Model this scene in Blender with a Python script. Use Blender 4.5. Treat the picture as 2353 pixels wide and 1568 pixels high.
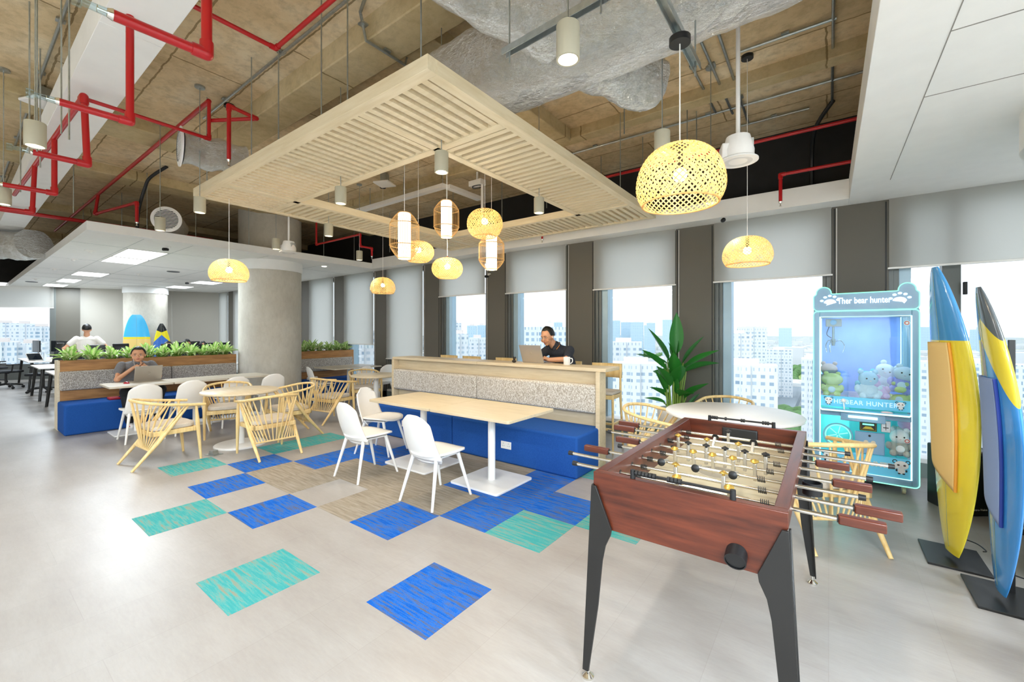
import bpy, bmesh, math, random
from mathutils import Vector, Matrix, noise
R=random.Random(7)
for o in list(bpy.data.objects): bpy.data.objects.remove(o,do_unlink=True)
S=bpy.context.scene; C=S.collection
PI=math.pi; rad=math.radians
# ---------------- camera, world, sun, exposure ----------------
cd=bpy.data.cameras.new('camera'); cam=bpy.data.objects.new('camera',cd); C.objects.link(cam)
cam.location=(0,0,1.55); cam.rotation_euler=(PI/2,0,.642); cd.sensor_width=36; cd.lens=36*973/2353
cd.shift_y=-22/2353; cd.clip_start=.05; cd.clip_end=9000
S.camera=cam
S.view_settings.view_transform='Standard'; S.view_settings.look='None'; S.view_settings.gamma=1; S.view_settings.use_curve_mapping=False
S.view_settings.exposure=.9
try: S.cycles.max_bounces=8; S.cycles.diffuse_bounces=4; S.cycles.transparent_max_bounces=12; S.cycles.sample_clamp_indirect=6
except Exception: pass
w=bpy.data.worlds.new('world'); S.world=w; w.use_nodes=True; wt=w.node_tree
bg=wt.nodes['Background']; tc=wt.nodes.new('ShaderNodeTexCoord'); sp=wt.nodes.new('ShaderNodeSeparateXYZ'); rp=wt.nodes.new('ShaderNodeValToRGB')
nz=wt.nodes.new('ShaderNodeTexNoise'); nz.inputs['Scale'].default_value=3; mp=wt.nodes.new('ShaderNodeMapping'); mp.inputs['Scale'].default_value=(1,1,4)
mx=wt.nodes.new('ShaderNodeMath'); mx.operation='MULTIPLY_ADD'; mx.inputs[1].default_value=.12
wt.links.new(tc.outputs['Generated'],sp.inputs[0]); wt.links.new(tc.outputs['Generated'],mp.inputs[0]); wt.links.new(mp.outputs[0],nz.inputs['Vector'])
wt.links.new(nz.outputs['Fac'],mx.inputs[0]); wt.links.new(sp.outputs['Z'],mx.inputs[2]); wt.links.new(mx.outputs[0],rp.inputs[0]); wt.links.new(rp.outputs[0],bg.inputs[0])
e=rp.color_ramp.elements; e[0].position=.0; e[0].color=(.93,.965,1,1); e[1].position=.5; e[1].color=(.97,.985,1,1)
bg.inputs[1].default_value=.95
def lamp(name,kind,loc,energy,color=(1,1,1),rot=(0,0,0),parent=None,**k):
    l=bpy.data.lights.new(name,kind); l.energy=energy; l.color=color
    for a,b in k.items(): setattr(l,a,b)
    o=bpy.data.objects.new(name,l); C.objects.link(o); o.location=loc; o.rotation_euler=rot
    if parent: o.parent=parent
    return o
lamp('sun','SUN',(0,0,50),.85,(1,.97,.93),(rad(48),0,rad(-25)),angle=rad(12))
# ---------------- helpers ----------------
def hx(s):
    v=[int(s[i:i+2],16)/255 for i in (0,2,4)]
    return tuple(c/12.92 if c<=.04045 else ((c+.055)/1.055)**2.4 for c in v)+(1,)
def mk(name):
    m=bpy.data.materials.new(name); m.use_nodes=True; nt=m.node_tree; return m,nt,nt.nodes['Principled BSDF']
def nd(nt,t,**k):
    n=nt.nodes.new(t)
    for a,b in k.items():
        if a in n.inputs.keys(): n.inputs[a].default_value=b
        else: setattr(n,a,b)
    return n
def coords(nt,scale=(1,1,1),kind='Object',rot=(0,0,0)):
    t=nd(nt,'ShaderNodeTexCoord'); m=nd(nt,'ShaderNodeMapping'); m.inputs['Scale'].default_value=scale; m.inputs['Rotation'].default_value=rot
    nt.links.new(t.outputs[kind],m.inputs[0]); return m.outputs[0]
def ramp(nt,fac,stops):
    r=nd(nt,'ShaderNodeValToRGB'); el=r.color_ramp.elements
    while len(el)<len(stops): el.new(.5)
    for x,(p,c) in zip(el,stops): x.position=p; x.color=c
    nt.links.new(fac,r.inputs[0]); return r.outputs[0]
def noi(nt,vec,scale,detail=4,rough=.5):
    n=nd(nt,'ShaderNodeTexNoise',Scale=scale,Detail=detail,Roughness=rough); nt.links.new(vec,n.inputs['Vector']); return n.outputs['Fac']
def bump(nt,p,h,strength=.3,dist=.01):
    b=nd(nt,'ShaderNodeBump',Strength=strength,Distance=dist); nt.links.new(h,b.inputs['Height']); nt.links.new(b.outputs[0],p.inputs['Normal'])
def M(name,c,rough=.5,metal=0,var=.05,sc=6,bs=0,bsc=60,spec=.5,coat=0,emit=None,es=0,stretch=(1,1,1),kind='Object'):
    m,nt,p=mk(name); c=hx(c) if isinstance(c,str) else c
    v=coords(nt,stretch,kind); f=noi(nt,v,sc)
    lo=tuple(x*(1-var) for x in c[:3])+(1,); hi=tuple(min(1,x*(1+var)) for x in c[:3])+(1,)
    nt.links.new(ramp(nt,f,[(.3,lo),(.7,hi)]),p.inputs['Base Color'])
    p.inputs['Roughness'].default_value=rough; p.inputs['Metallic'].default_value=metal; p.inputs['Specular IOR Level'].default_value=spec
    p.inputs['Coat Weight'].default_value=coat
    if bs: bump(nt,p,noi(nt,v,bsc),bs,.005)
    if emit: p.inputs['Emission Color'].default_value=hx(emit) if isinstance(emit,str) else emit; p.inputs['Emission Strength'].default_value=es
    return m
def wood(name,a,b,rough=.45,axis=0,sc=3,k=18):
    m,nt,p=mk(name); s=[k,k,k]; s[axis]=1.2
    v=coords(nt,tuple(s)); n1=noi(nt,v,sc,6,.6); nt.links.new(ramp(nt,n1,[(.3,hx(a)),(.68,hx(b))]),p.inputs['Base Color']); p.inputs['Roughness'].default_value=rough
    bump(nt,p,n1,.08,.003); return m
def fabric(name,a,b,sc=90,rough=.9,st=(1,1,1),bs=.4):
    m,nt,p=mk(name); v=coords(nt,st); n=noi(nt,v,sc,3,.7); nt.links.new(ramp(nt,n,[(.38,hx(a)),(.62,hx(b))]),p.inputs['Base Color'])
    p.inputs['Roughness'].default_value=rough; p.inputs['Specular IOR Level'].default_value=.15; bump(nt,p,n,bs,.004); return m
def emis(name,c,s):
    m,nt,p=mk(name); nt.nodes.remove(p); e=nd(nt,'ShaderNodeEmission',Strength=s); e.inputs[0].default_value=hx(c) if isinstance(c,str) else c
    v=coords(nt); n=noi(nt,v,3); mxr=nd(nt,'ShaderNodeMath',operation='MULTIPLY_ADD'); mxr.inputs[1].default_value=.04*s; mxr.inputs[2].default_value=.98*s
    nt.links.new(n,mxr.inputs[0]); nt.links.new(mxr.outputs[0],e.inputs[1]); nt.links.new(e.outputs[0],nt.nodes['Material Output'].inputs[0]); return m
def glassy(name,tint='eef6ff',gl=.06,tr=1.0):
    m,nt,p=mk(name); nt.nodes.remove(p); t=nd(nt,'ShaderNodeBsdfTransparent'); t.inputs[0].default_value=hx(tint); g=nd(nt,'ShaderNodeBsdfGlossy',Roughness=.03)
    lw=nd(nt,'ShaderNodeLayerWeight',Blend=.25); mu=nd(nt,'ShaderNodeMath',operation='MULTIPLY_ADD'); mu.inputs[1].default_value=.35; mu.inputs[2].default_value=gl
    mxs=nd(nt,'ShaderNodeMixShader'); nt.links.new(lw.outputs['Fresnel'],mu.inputs[0]); nt.links.new(mu.outputs[0],mxs.inputs[0]); nt.links.new(t.outputs[0],mxs.inputs[1]); nt.links.new(g.outputs[0],mxs.inputs[2])
    nt.links.new(mxs.outputs[0],nt.nodes['Material Output'].inputs[0]); return m
def tag(o,label=None,cat=None,group=None,kind=None):
    for k,v in (('label',label),('category',cat),('group',group),('kind',kind)):
        if v: o[k]=v
    return o
def thing(name,label,cat,loc=(0,0,0),rz=0,group=None,rot=None):
    o=bpy.data.objects.new(name,None); C.objects.link(o); o.location=loc; o.rotation_euler=rot or (0,0,rz); o.empty_display_size=.05
    return tag(o,label,cat,group)
class B:
    def __init__(s): s.b=bmesh.new()
    def _m(s,vs,mt):
        for v in vs: v.co=mt@v.co
    def box(s,x0,x1,y0,y1,z0,z1,mt=None):
        r=bmesh.ops.create_cube(s.b,size=1)['verts']
        for v in r: v.co=Vector(((x0+x1)/2+v.co.x*(x1-x0),(y0+y1)/2+v.co.y*(y1-y0),(z0+z1)/2+v.co.z*(z1-z0)))
        if mt: s._m(r,mt)
        return s
    def tube(s,pts,r,n=10,cap=True,closed=False):
        P=[Vector(p) for p in pts]; rs=r if isinstance(r,(list,tuple)) else [r]*len(P); rings=[]; L=len(P)
        up=None
        for i,p in enumerate(P):
            a=P[(i-1)%L] if (i>0 or closed) else p; c=P[(i+1)%L] if (i<L-1 or closed) else p
            t=(c-a).normalized() if (c-a).length>1e-9 else Vector((0,0,1))
            if up is None:
                q=Vector((0,0,1)) if abs(t.z)<.9 else Vector((1,0,0)); up=(q-t*q.dot(t)).normalized()
            else:
                up=up-t*up.dot(t)
                up=up.normalized() if up.length>1e-6 else t.orthogonal().normalized()
            sd=t.cross(up)
            rings.append([s.b.verts.new(p+(up*math.cos(2*PI*k/n)+sd*math.sin(2*PI*k/n))*rs[i]) for k in range(n)])
        for i in range(L if closed else L-1):
            A,Bq=rings[i],rings[(i+1)%L]
            for k in range(n): s.b.faces.new((A[k],A[(k+1)%n],Bq[(k+1)%n],Bq[k]))
        if cap and not closed:
            s.b.faces.new(rings[0][::-1]); s.b.faces.new(rings[-1])
        return s
    def cyl(s,p0,p1,r0,r1=None,n=20,cap=True): return s.tube([p0,p1],[r0,r0 if r1 is None else r1],n,cap)
    def lathe(s,prof,n=32,c=(0,0,0),mt=None,cap=False):
        c=Vector(c); rings=[]; new=[]
        for r,z in prof:
            if r<1e-6: v=s.b.verts.new(c+Vector((0,0,z))); rings.append([v]); new.append(v)
            else:
                rg=[s.b.verts.new(c+Vector((r*math.cos(2*PI*k/n),r*math.sin(2*PI*k/n),z))) for k in range(n)]; rings.append(rg); new+=rg
        for a,b in zip(rings,rings[1:]):
            for k in range(n):
                f=[a[k%len(a)],a[(k+1)%len(a)],b[(k+1)%len(b)],b[k%len(b)]]
                u=[]; [u.append(x) for x in f if x not in u]
                if len(u)>2:
                    try: s.b.faces.new(u)
                    except ValueError: pass
        if mt: s._m(new,mt)
        return s
    def prism(s,poly,h0,h1,mt=None):
        a=[s.b.verts.new((x,y,h0)) for x,y in poly]; b=[s.b.verts.new((x,y,h1)) for x,y in poly]; n=len(poly)
        s.b.faces.new(a[::-1]); s.b.faces.new(b)
        for i in range(n): s.b.faces.new((a[i],a[(i+1)%n],b[(i+1)%n],b[i]))
        if mt: s._m(a+b,mt)
        return s
    def grid(s,fn,nu,nv,uv=None):
        g=[[s.b.verts.new(fn(i/nu,j/nv)) for j in range(nv+1)] for i in range(nu+1)]
        ul=s.b.loops.layers.uv.verify() if uv else None
        for i in range(nu):
            for j in range(nv):
                q=[(i,j),(i+1,j),(i+1,j+1),(i,j+1)]; f=s.b.faces.new([g[a][b] for a,b in q])
                if uv:
                    for l,(a,b) in zip(f.loops,q): l[ul].uv=(a/nu,b/nv)
        return s
    def ball(s,c,r,n=16,sc=(1,1,1),mt=None):
        vs=bmesh.ops.create_uvsphere(s.b,u_segments=n,v_segments=max(6,n//2),radius=1)['verts']
        for v in vs: v.co=Vector(c)+Vector((v.co.x*r*sc[0],v.co.y*r*sc[1],v.co.z*r*sc[2]))
        if mt: s._m(vs,mt)
        return s
    def ob(s,name,m,parent=None,loc=(0,0,0),rot=(0,0,0),bev=0,seg=2,ang=35,flat=False,solid=0,sub=0,norm=True):
        if norm: bmesh.ops.recalc_face_normals(s.b,faces=s.b.faces)
        me=bpy.data.meshes.new(name); s.b.to_mesh(me); s.b.free()
        o=bpy.data.objects.new(name,me); C.objects.link(o); o.location=loc; o.rotation_euler=rot
        for x in (m if isinstance(m,(list,tuple)) else [m]): me.materials.append(x)
        if not flat:
            for p in me.polygons: p.use_smooth=True
            try: me.set_sharp_from_angle(angle=rad(ang))
            except Exception: pass
        if solid: d=o.modifiers.new('s','SOLIDIFY'); d.thickness=solid; d.offset=0
        if bev: d=o.modifiers.new('b','BEVEL'); d.width=bev; d.segments=seg; d.limit_method='ANGLE'; d.angle_limit=rad(40)
        if sub: d=o.modifiers.new('u','SUBSURF'); d.levels=sub; d.render_levels=sub
        if parent: o.parent=parent
        return o
def bx(name,m,x0,x1,y0,y1,z0,z1,parent=None,bev=0,**k): return B().box(x0,x1,y0,y1,z0,z1).ob(name,m,parent,bev=bev,**k)
def dup(root,loc=None,rz=None,label=None,group=None,parent=None,sc=None):
    r=root.copy(); C.objects.link(r)
    if loc is not None: r.location=loc
    if rz is not None: r.rotation_euler=(0,0,rz)
    if sc: r.scale=(sc,)*3
    if label: r['label']=label
    if group: r['group']=group
    if parent: r.parent=parent
    for ch in list(root.children): dup(ch,parent=r)
    return r
def struct(o,label): return tag(o,label,None,None,'structure')
def cat_rom(P,n=8,closed=False):
    P=[Vector(p) for p in P]; out=[]; L=len(P)
    for i in range(L if closed else L-1):
        g=lambda k:P[k%L] if closed else P[max(0,min(L-1,k))]
        a,b,c,d=g(i-1),g(i),g(i+1),g(i+2)
        for k in range(n):
            t=k/n; out.append(.5*((2*b)+(c-a)*t+(2*a-5*b+4*c-d)*t*t+(3*b-a-3*c+d)*t**3))
    if not closed: out.append(P[-1])
    return out
def text(name,body,size,m,parent,loc,rot,ext=.001,bold=0,sx=1,align='CENTER',sp=1):
    cu=bpy.data.curves.new(name,'FONT'); cu.body=body; cu.size=size; cu.extrude=ext; cu.align_x=align; cu.align_y='CENTER'; cu.offset=bold; cu.space_character=sp; cu.resolution_u=3
    t=bpy.data.objects.new(name,cu); C.objects.link(t); bpy.context.view_layer.update()
    me=bpy.data.meshes.new_from_object(t.evaluated_get(bpy.context.evaluated_depsgraph_get())); bpy.data.objects.remove(t,do_unlink=True)
    o=bpy.data.objects.new(name,me); C.objects.link(o); me.materials.clear(); me.materials.append(m); o.location=loc; o.rotation_euler=rot; o.scale=(sx,1,1); o.parent=parent; return o
# ---------------- materials ----------------
WHITE=M('white_paint','efeeea',.6,var=.02); WPLA=M('white_plastic','f0ede8',.35,var=.02); WMET=M('white_metal','f1efec',.35,var=.02,spec=.5)
BLK=M('black_plastic','17181a',.45,var=.1); BMET=M('black_metal','1b1a19',.4,var=.1); DGREY=M('charcoal_panel','625e55',.55,var=.05,sc=300); DFRAME=M('window_frame','6c6f6c',.4,metal=.3,var=.04)
LFRAME=M('pale_aluminium','a9c0cc',.4,metal=.3,var=.03); STEEL=M('galvanised_steel','aeb4b3',.35,metal=.85,var=.12,sc=30); CHROME=M('chrome','dedbd3',.16,metal=1,var=.04); RED=M('red_pipe_paint','b3161b',.3,var=.06)
GREIGE=M('greige_lamp_metal','b5b09b',.45,var=.03); FOIL_=None
BLIND=M('roller_blind_cloth','e2dfd9',.85,var=.015,bs=.1,bsc=400)
_n=BLIND.node_tree; _t=nd(_n,'ShaderNodeBsdfTranslucent'); _t.inputs[0].default_value=hx('f2f0ec'); _x=nd(_n,'ShaderNodeMixShader',Fac=.8); _n.links.new(_n.nodes['Principled BSDF'].outputs[0],_x.inputs[1]); _n.links.new(_t.outputs[0],_x.inputs[2]); _n.links.new(_x.outputs[0],_n.nodes['Material Output'].inputs[0]); BLKWALL=M('black_wall_paint','1c1b1a',.8,var=.2)
GLASS=glassy('window_glass','f4faff',.02); ACRY=glassy('acrylic','eefaff',.04)
PALE=wood('pale_oak','cdb995','ddcbab',.45,0,3,14); PALEY=wood('pale_oak_y','d9c7a6','eadbc1',.45,1,3,14); TAB=wood('table_oak','c9b898','d8c8aa',.4,0,2.5,14); TABY=wood('table_oak_y','c6b9a4','d4c9b6',.4,1,2.5,14)
OAK=wood('rustic_oak','8f6236','bd8a52',.5,1,2.4,9); CHW=wood('chair_ash','dcb877','efd398',.4,2,3,10); MAHO=wood('mahogany','3d180d','682f1b',.32,0,3,12); MAHOY=wood('mahogany_y','3c1a13','64301f',.32,1,3,12)
LOUV=wood('louvre_oak','dcc9a2','eadbbb',.5,0,2.5,12)
def speck(name,a,b,c,sc=110):
    m,nt,p=mk(name); v=coords(nt,(1,1,.6)); n=noi(nt,v,sc,2,.6); n2=noi(nt,v,12,2); nt.links.new(ramp(nt,n,[(.38,hx(a)),(.5,hx(b)),(.64,hx(c))]),p.inputs['Base Color']); p.inputs['Roughness'].default_value=.95; p.inputs['Specular IOR Level'].default_value=.1; bump(nt,p,n,.5,.004); return m
GREYF=speck('grey_woven_fabric','8a8178','aaa49c','d0cbc3'); GREYF2=speck('light_woven_fabric','a39786','c6bdb0','e2ddd3'); BLUEF=fabric('blue_felt','1e4a90','285cab',240); SEATF=fabric('beige_seat_cloth','bfb4a4','d6ccbf',200)
BAMB,nt,p=mk('bamboo_strip'); 
nt.links.new(ramp(nt,noi(nt,coords(nt),40),[(.3,hx('d8b06a')),(.7,hx('efd196'))]),p.inputs['Base Color']); p.inputs['Roughness'].default_value=.5
tl=nd(nt,'ShaderNodeBsdfTranslucent'); tl.inputs[0].default_value=hx('f7d58c'); mxs=nd(nt,'ShaderNodeMixShader',Fac=.4); nt.links.new(p.outputs[0],mxs.inputs[1]); nt.links.new(tl.outputs[0],mxs.inputs[2]); nt.links.new(mxs.outputs[0],nt.nodes['Material Output'].inputs[0])
BULB=emis('bulb_glow','fff0d0',9); DISC=emis('downlight_glow','fff3dc',10); PANEL=emis('led_panel_glow','f4f8ff',2.4); SHADEW=emis('lit_paper_shade','fff1dc',1.5)
NEON=emis('neon_mint','8dffc8',1.0); NEONW=emis('neon_white','c8ffe8',1.3)
def concrete(name,a,b,c,st=(1,1,1),seam=None,sc=1.3,kind='Object',stain=.5):
    m,nt,p=mk(name); v=coords(nt,st,kind); n=noi(nt,v,sc,9,.62); n2=noi(nt,v,sc*9,6,.7); col=ramp(nt,n,[(.32,hx(a)),(.5,hx(b)),(.68,hx(c))])
    mixc=nd(nt,'ShaderNodeMix',data_type='RGBA',blend_type='MULTIPLY'); mixc.inputs[0].default_value=stain; nt.links.new(col,mixc.inputs[6]); nt.links.new(ramp(nt,n2,[(.3,(.45,.42,.36,1)),(.55,(1,1,1,1))]),mixc.inputs[7]); out=mixc.outputs[2]
    if seam:
        br=nd(nt,'ShaderNodeTexBrick'); br.inputs['Scale'].default_value=1; br.inputs['Mortar Size'].default_value=.008; br.inputs['Brick Width'].default_value=seam[0]; br.inputs['Row Height'].default_value=seam[1]
        br.inputs['Color1'].default_value=(1,1,1,1); br.inputs['Color2'].default_value=(.86,.86,.84,1); br.inputs['Mortar'].default_value=(.42,.38,.3,1); v2=coords(nt,(1,1,1)); 
        dm=nd(nt,'ShaderNodeVectorMath',operation='MULTIPLY_ADD'); nn=nd(nt,'ShaderNodeTexNoise',Scale=9); nt.links.new(v2,nn.inputs['Vector']); dm.inputs[1].default_value=(.03,.03,.03); nt.links.new(nn.outputs['Color'],dm.inputs[0]); nt.links.new(v2,dm.inputs[2]); nt.links.new(dm.outputs[0],br.inputs['Vector'])
        m3=nd(nt,'ShaderNodeMix',data_type='RGBA',blend_type='MULTIPLY'); m3.inputs[0].default_value=1; nt.links.new(out,m3.inputs[6]); nt.links.new(br.outputs['Color'],m3.inputs[7]); out=m3.outputs[2]
    nt.links.new(out,p.inputs['Base Color']); p.inputs['Roughness'].default_value=.85; bump(nt,p,n2,.35,.01); return m
CEIL=concrete('board_marked_concrete','cfb48a','e2c9a0','eedebe',(1,1,1),(1.9,.62)); CBEAM=concrete('beam_concrete','bfa97c','cfba8e','dcc9a2',(1,1,1),(2.4,.9),stain=.35); CCOL=concrete('column_concrete','bfb9ac','ccc6b9','d8d3c7',(1,1,.6),None,1.6,stain=.18)
# wrinkled foil
FOIL,nt,p=mk('wrinkled_foil'); v=coords(nt); vo=nd(nt,'ShaderNodeTexVoronoi',Scale=9,feature='F1'); dn=nd(nt,'ShaderNodeTexNoise',Scale=5,Detail=6,Roughness=.7); nt.links.new(v,dn.inputs['Vector'])
ad=nd(nt,'ShaderNodeVectorMath',operation='MULTIPLY_ADD'); ad.inputs[1].default_value=(.5,.5,.5); nt.links.new(dn.outputs['Color'],ad.inputs[0]); nt.links.new(v,ad.inputs[2]); nt.links.new(ad.outputs[0],vo.inputs['Vector'])
n3=noi(nt,ad.outputs[0],14,6,.75); mm=nd(nt,'ShaderNodeMath',operation='ADD'); nt.links.new(vo.outputs['Distance'],mm.inputs[0]); nt.links.new(n3,mm.inputs[1]); bump(nt,p,mm.outputs[0],.85,.035)
nt.links.new(ramp(nt,n3,[(.3,hx('e6e3da')),(.7,hx('fbfbfb'))]),p.inputs['Base Color']); p.inputs['Metallic'].default_value=.97; p.inputs['Roughness'].default_value=.17
V=Vector
# ---------------- floor ----------------
FLOORM,nt,p=mk('vinyl_floor'); v=coords(nt,(.7,2.2,1)); n=noi(nt,v,1.6,8,.65); nf=noi(nt,coords(nt,(1,5,1)),14,5,.7)
col=ramp(nt,n,[(.3,hx('9b9590')),(.5,hx('a39e99')),(.7,hx('aba7a3'))]); br=nd(nt,'ShaderNodeTexBrick'); br.offset=.37
for k,q in (('Scale',1),('Mortar Size',.0016),('Brick Width',1.2),('Row Height',.457)): br.inputs[k].default_value=q
br.inputs['Color1'].default_value=(1,1,1,1); br.inputs['Color2'].default_value=(.955,.95,.945,1); br.inputs['Mortar'].default_value=(.88,.87,.86,1); nt.links.new(coords(nt,(1,1,1),'Object',(0,0,PI/2)),br.inputs['Vector'])
a=nd(nt,'ShaderNodeMix',data_type='RGBA',blend_type='MULTIPLY'); a.inputs[0].default_value=1; nt.links.new(col,a.inputs[6]); nt.links.new(br.outputs['Color'],a.inputs[7])
a2=nd(nt,'ShaderNodeMix',data_type='RGBA',blend_type='MULTIPLY'); a2.inputs[0].default_value=.5; nt.links.new(a.outputs[2],a2.inputs[6]); nt.links.new(ramp(nt,nf,[(.35,(.9,.89,.88,1)),(.6,(1,1,1,1))]),a2.inputs[7])
nt.links.new(a2.outputs[2],p.inputs['Base Color']); p.inputs['Roughness'].default_value=.36; p.inputs['Specular IOR Level'].default_value=.45; bump(nt,p,nf,.03,.002)
struct(bx('floor',FLOORM,-24,7,-5,6.2,-.12,0),'pale vinyl tile floor')
def carpet(name,a,b,c,t0,t1):
    m,nt,p=mk(name); oi=nd(nt,'ShaderNodeObjectInfo'); v=coords(nt,(1.5,17,1)); ad=nd(nt,'ShaderNodeVectorMath',operation='ADD'); sc=nd(nt,'ShaderNodeVectorMath',operation='SCALE'); cb=nd(nt,'ShaderNodeCombineXYZ')
    nt.links.new(oi.outputs['Random'],cb.inputs[0]); nt.links.new(oi.outputs['Random'],cb.inputs[1]); sc.inputs['Scale'].default_value=40; nt.links.new(cb.outputs[0],sc.inputs[0]); nt.links.new(v,ad.inputs[0]); nt.links.new(sc.outputs[0],ad.inputs[1])
    n=noi(nt,ad.outputs[0],2.6,5,.65); f=noi(nt,coords(nt,(60,110,1)),3,2,.6); s=nd(nt,'ShaderNodeMath',operation='MULTIPLY_ADD'); s.inputs[1].default_value=.55; nt.links.new(f,s.inputs[0]); nt.links.new(n,s.inputs[2])
    nt.links.new(ramp(nt,s.outputs[0],[(t0,hx(a)),((t0+t1)/2,hx(b)),(t1,hx(c))]),p.inputs['Base Color']); p.inputs['Roughness'].default_value=.95; p.inputs['Specular IOR Level'].default_value=.1; bump(nt,p,f,.6,.003); return m
TB=carpet('blue_carpet','1658b4','2270cc','5b6072',.70,.86); TT=carpet('teal_carpet','3f9d9e','5ba8a4','918f7c',.72,.9); TG=carpet('grey_carpet','83796b','938979','a1978a',.6,.9)
tiles=[(-13,2,'t','teal carpet tile under the front legs of the left spindle chair'),(-12,3,'b','blue carpet tile under the foot of the spindle chair seen from behind'),(-11,2,'b','blue carpet tile with its right side against the grey patch, left of it'),
(-10,1,'t','teal carpet tile lying furthest left on the pale floor'),(-9,2,'b','blue carpet tile between the furthest left teal tile and the pale square'),(-7,3,'b','blue carpet tile in front of the nearest white chair'),
(-5,4,'t','teal carpet tile at the blue patch corner, left of the game table leg'),(-7,1,'t','teal carpet tile alone in the left foreground'),(-5,2,'b','blue carpet tile alone in the centre foreground'),
(-4,5,'t','teal carpet tile partly hidden behind the game table front leg'),(-13,4,'t','teal carpet tile beside the round table base'),(-13,5,'t','teal carpet tile under the splayed leg of the far spindle chair'),(-5,7,'t','teal carpet tile past the end of the blue bench'),
(-11,3,'g','grey carpet tile at the left corner of the grey patch'),(-10,3,'g','grey carpet tile touching the lone pale square, left of it'),(-8,3,'g','grey carpet tile touching the blue tile in front of the nearest white chair'),
(-11,4,'b','blue carpet tile at the left end of the blue strip behind the white chairs'),(-10,4,'g','grey carpet tile under the rear leg of the left white chair'),(-9,4,'g','grey carpet tile under the seat of the middle white chair'),(-8,4,'g','grey carpet tile between the two near white chairs'),(-7,4,'g','grey carpet tile under the nearest white chair'),
(-6,4,'b','blue carpet tile at the near edge of the blue patch, beside the teal square'),(-7,5,'b','blue carpet tile under the near edge of the right table base'),(-6,5,'b','blue carpet tile in the middle of the blue patch beside the table base'),(-5,5,'b','blue carpet tile beside the game table front leg'),(-6,6,'b','blue carpet tile at the near corner of the blue bench'),
(-10,5,'b','blue carpet tile under the middle white chair front legs'),(-10,6,'b','blue carpet tile at the foot of the blue bench, left end'),(-11,5,'b','blue carpet tile under the white chair at the table end'),
(-9,5,'g','grey carpet tile under the left table base'),(-8,5,'g','grey carpet tile between the two table bases'),(-9,6,'g','grey carpet tile behind the left table base against the bench'),(-8,6,'g','grey carpet tile against the middle of the bench'),(-7,6,'g','grey carpet tile behind the right table base against the bench')]
tl0={}
for i,j,k,lb in tiles:
    x=.4987*(i+.5)+.375; y=.521*(j+.5)+.399
    if k not in tl0: o=bx('carpet_tile',{'b':TB,'t':TT,'g':TG}[k],-.249,.249,-.2603,.2603,0,.0015); tl0[k]=o
    else: o=tl0[k].copy(); C.objects.link(o)
    o.location=(x,y,0); tag(o,lb,'carpet tile','carpet tiles set in the pale floor')
# ---------------- shell ----------------
struct(bx('ceiling',CEIL,-24,7,-5,6.6,4.05,4.25),'board-marked concrete slab')
struct(bx('wall_back',WHITE,-24,7,-5.2,-5,0,4.05),'white wall behind the room'); struct(bx('wall_right',WHITE,7,7.2,-5,6.6,0,4.05),'white end wall')
struct(bx('wall_front_upper',BLKWALL,-24,7,6.3,6.42,3.03,4.05),'black painted wall above the windows')
struct(bx('wall_far_dark',BLKWALL,-21.6,-21.4,-5,6.4,3.15,4.05),'dark end wall above the dropped ceiling')
for n,(x0,x1,y0,y1,z) in enumerate(((-6.95,-6.45,-5,2.0,3.91),(-9.1,-8.65,-5,6.3,3.91),(-12.6,-12.1,-5,6.3,3.91),(-16.2,-15.7,-5,6.3,3.91),(-6.45,-.2,2.0,2.32,3.86),(-8.65,.6,4.62,4.78,3.93),(-2.9,-2.55,2.32,4.62,3.9))):
    struct(bx('ceiling_beam',CBEAM,x0,x1,y0,y1,z,4.06,bev=.01),'concrete beam under the slab')
# window wall
PX=[(.53-1.765*k-.5,.53-1.765*k) for k in range(0,12)]
for k,(a,b) in enumerate(PX):
    B().box(a,b,6.2,6.5,0,3.0).ob('trim_%d'%(k+1),DGREY,bev=.004)['kind']='structure'
    o=bpy.data.objects['trim_%d'%(k+1)]; o['label']='charcoal window pier'
    B().box(a+.018,a+.03,6.197,6.2,.02,2.98).box(b-.03,b-.018,6.197,6.2,.02,2.98).ob('seam',BLK,o,flat=True)
    B().tube([(a+.045,6.19,2.98),(a+.043,6.187,1.6),(a+.045,6.19,.4)],.004,6).ob('cable',WPLA,o)
opens=[(PX[0][1],2.35)]+[(PX[k+1][1],PX[k][0]) for k in range(0,11)]
bz=[2.23,2.2,2.2,2.235,2.26,.905,1.22,.12,.1,.1,.1,.1]
wlab=['behind the surfboards','behind the claw machine','behind the tall potted plant','behind the man at the counter','over the middle of the counter','drawn almost to the counter beside the dome lamp','drawn low behind the far round table','drawn fully down just right of the big concrete column','drawn down beside the big column, hidden part','drawn down left of the big column','drawn down next to the far corner','drawn down at the far corner']
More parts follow.
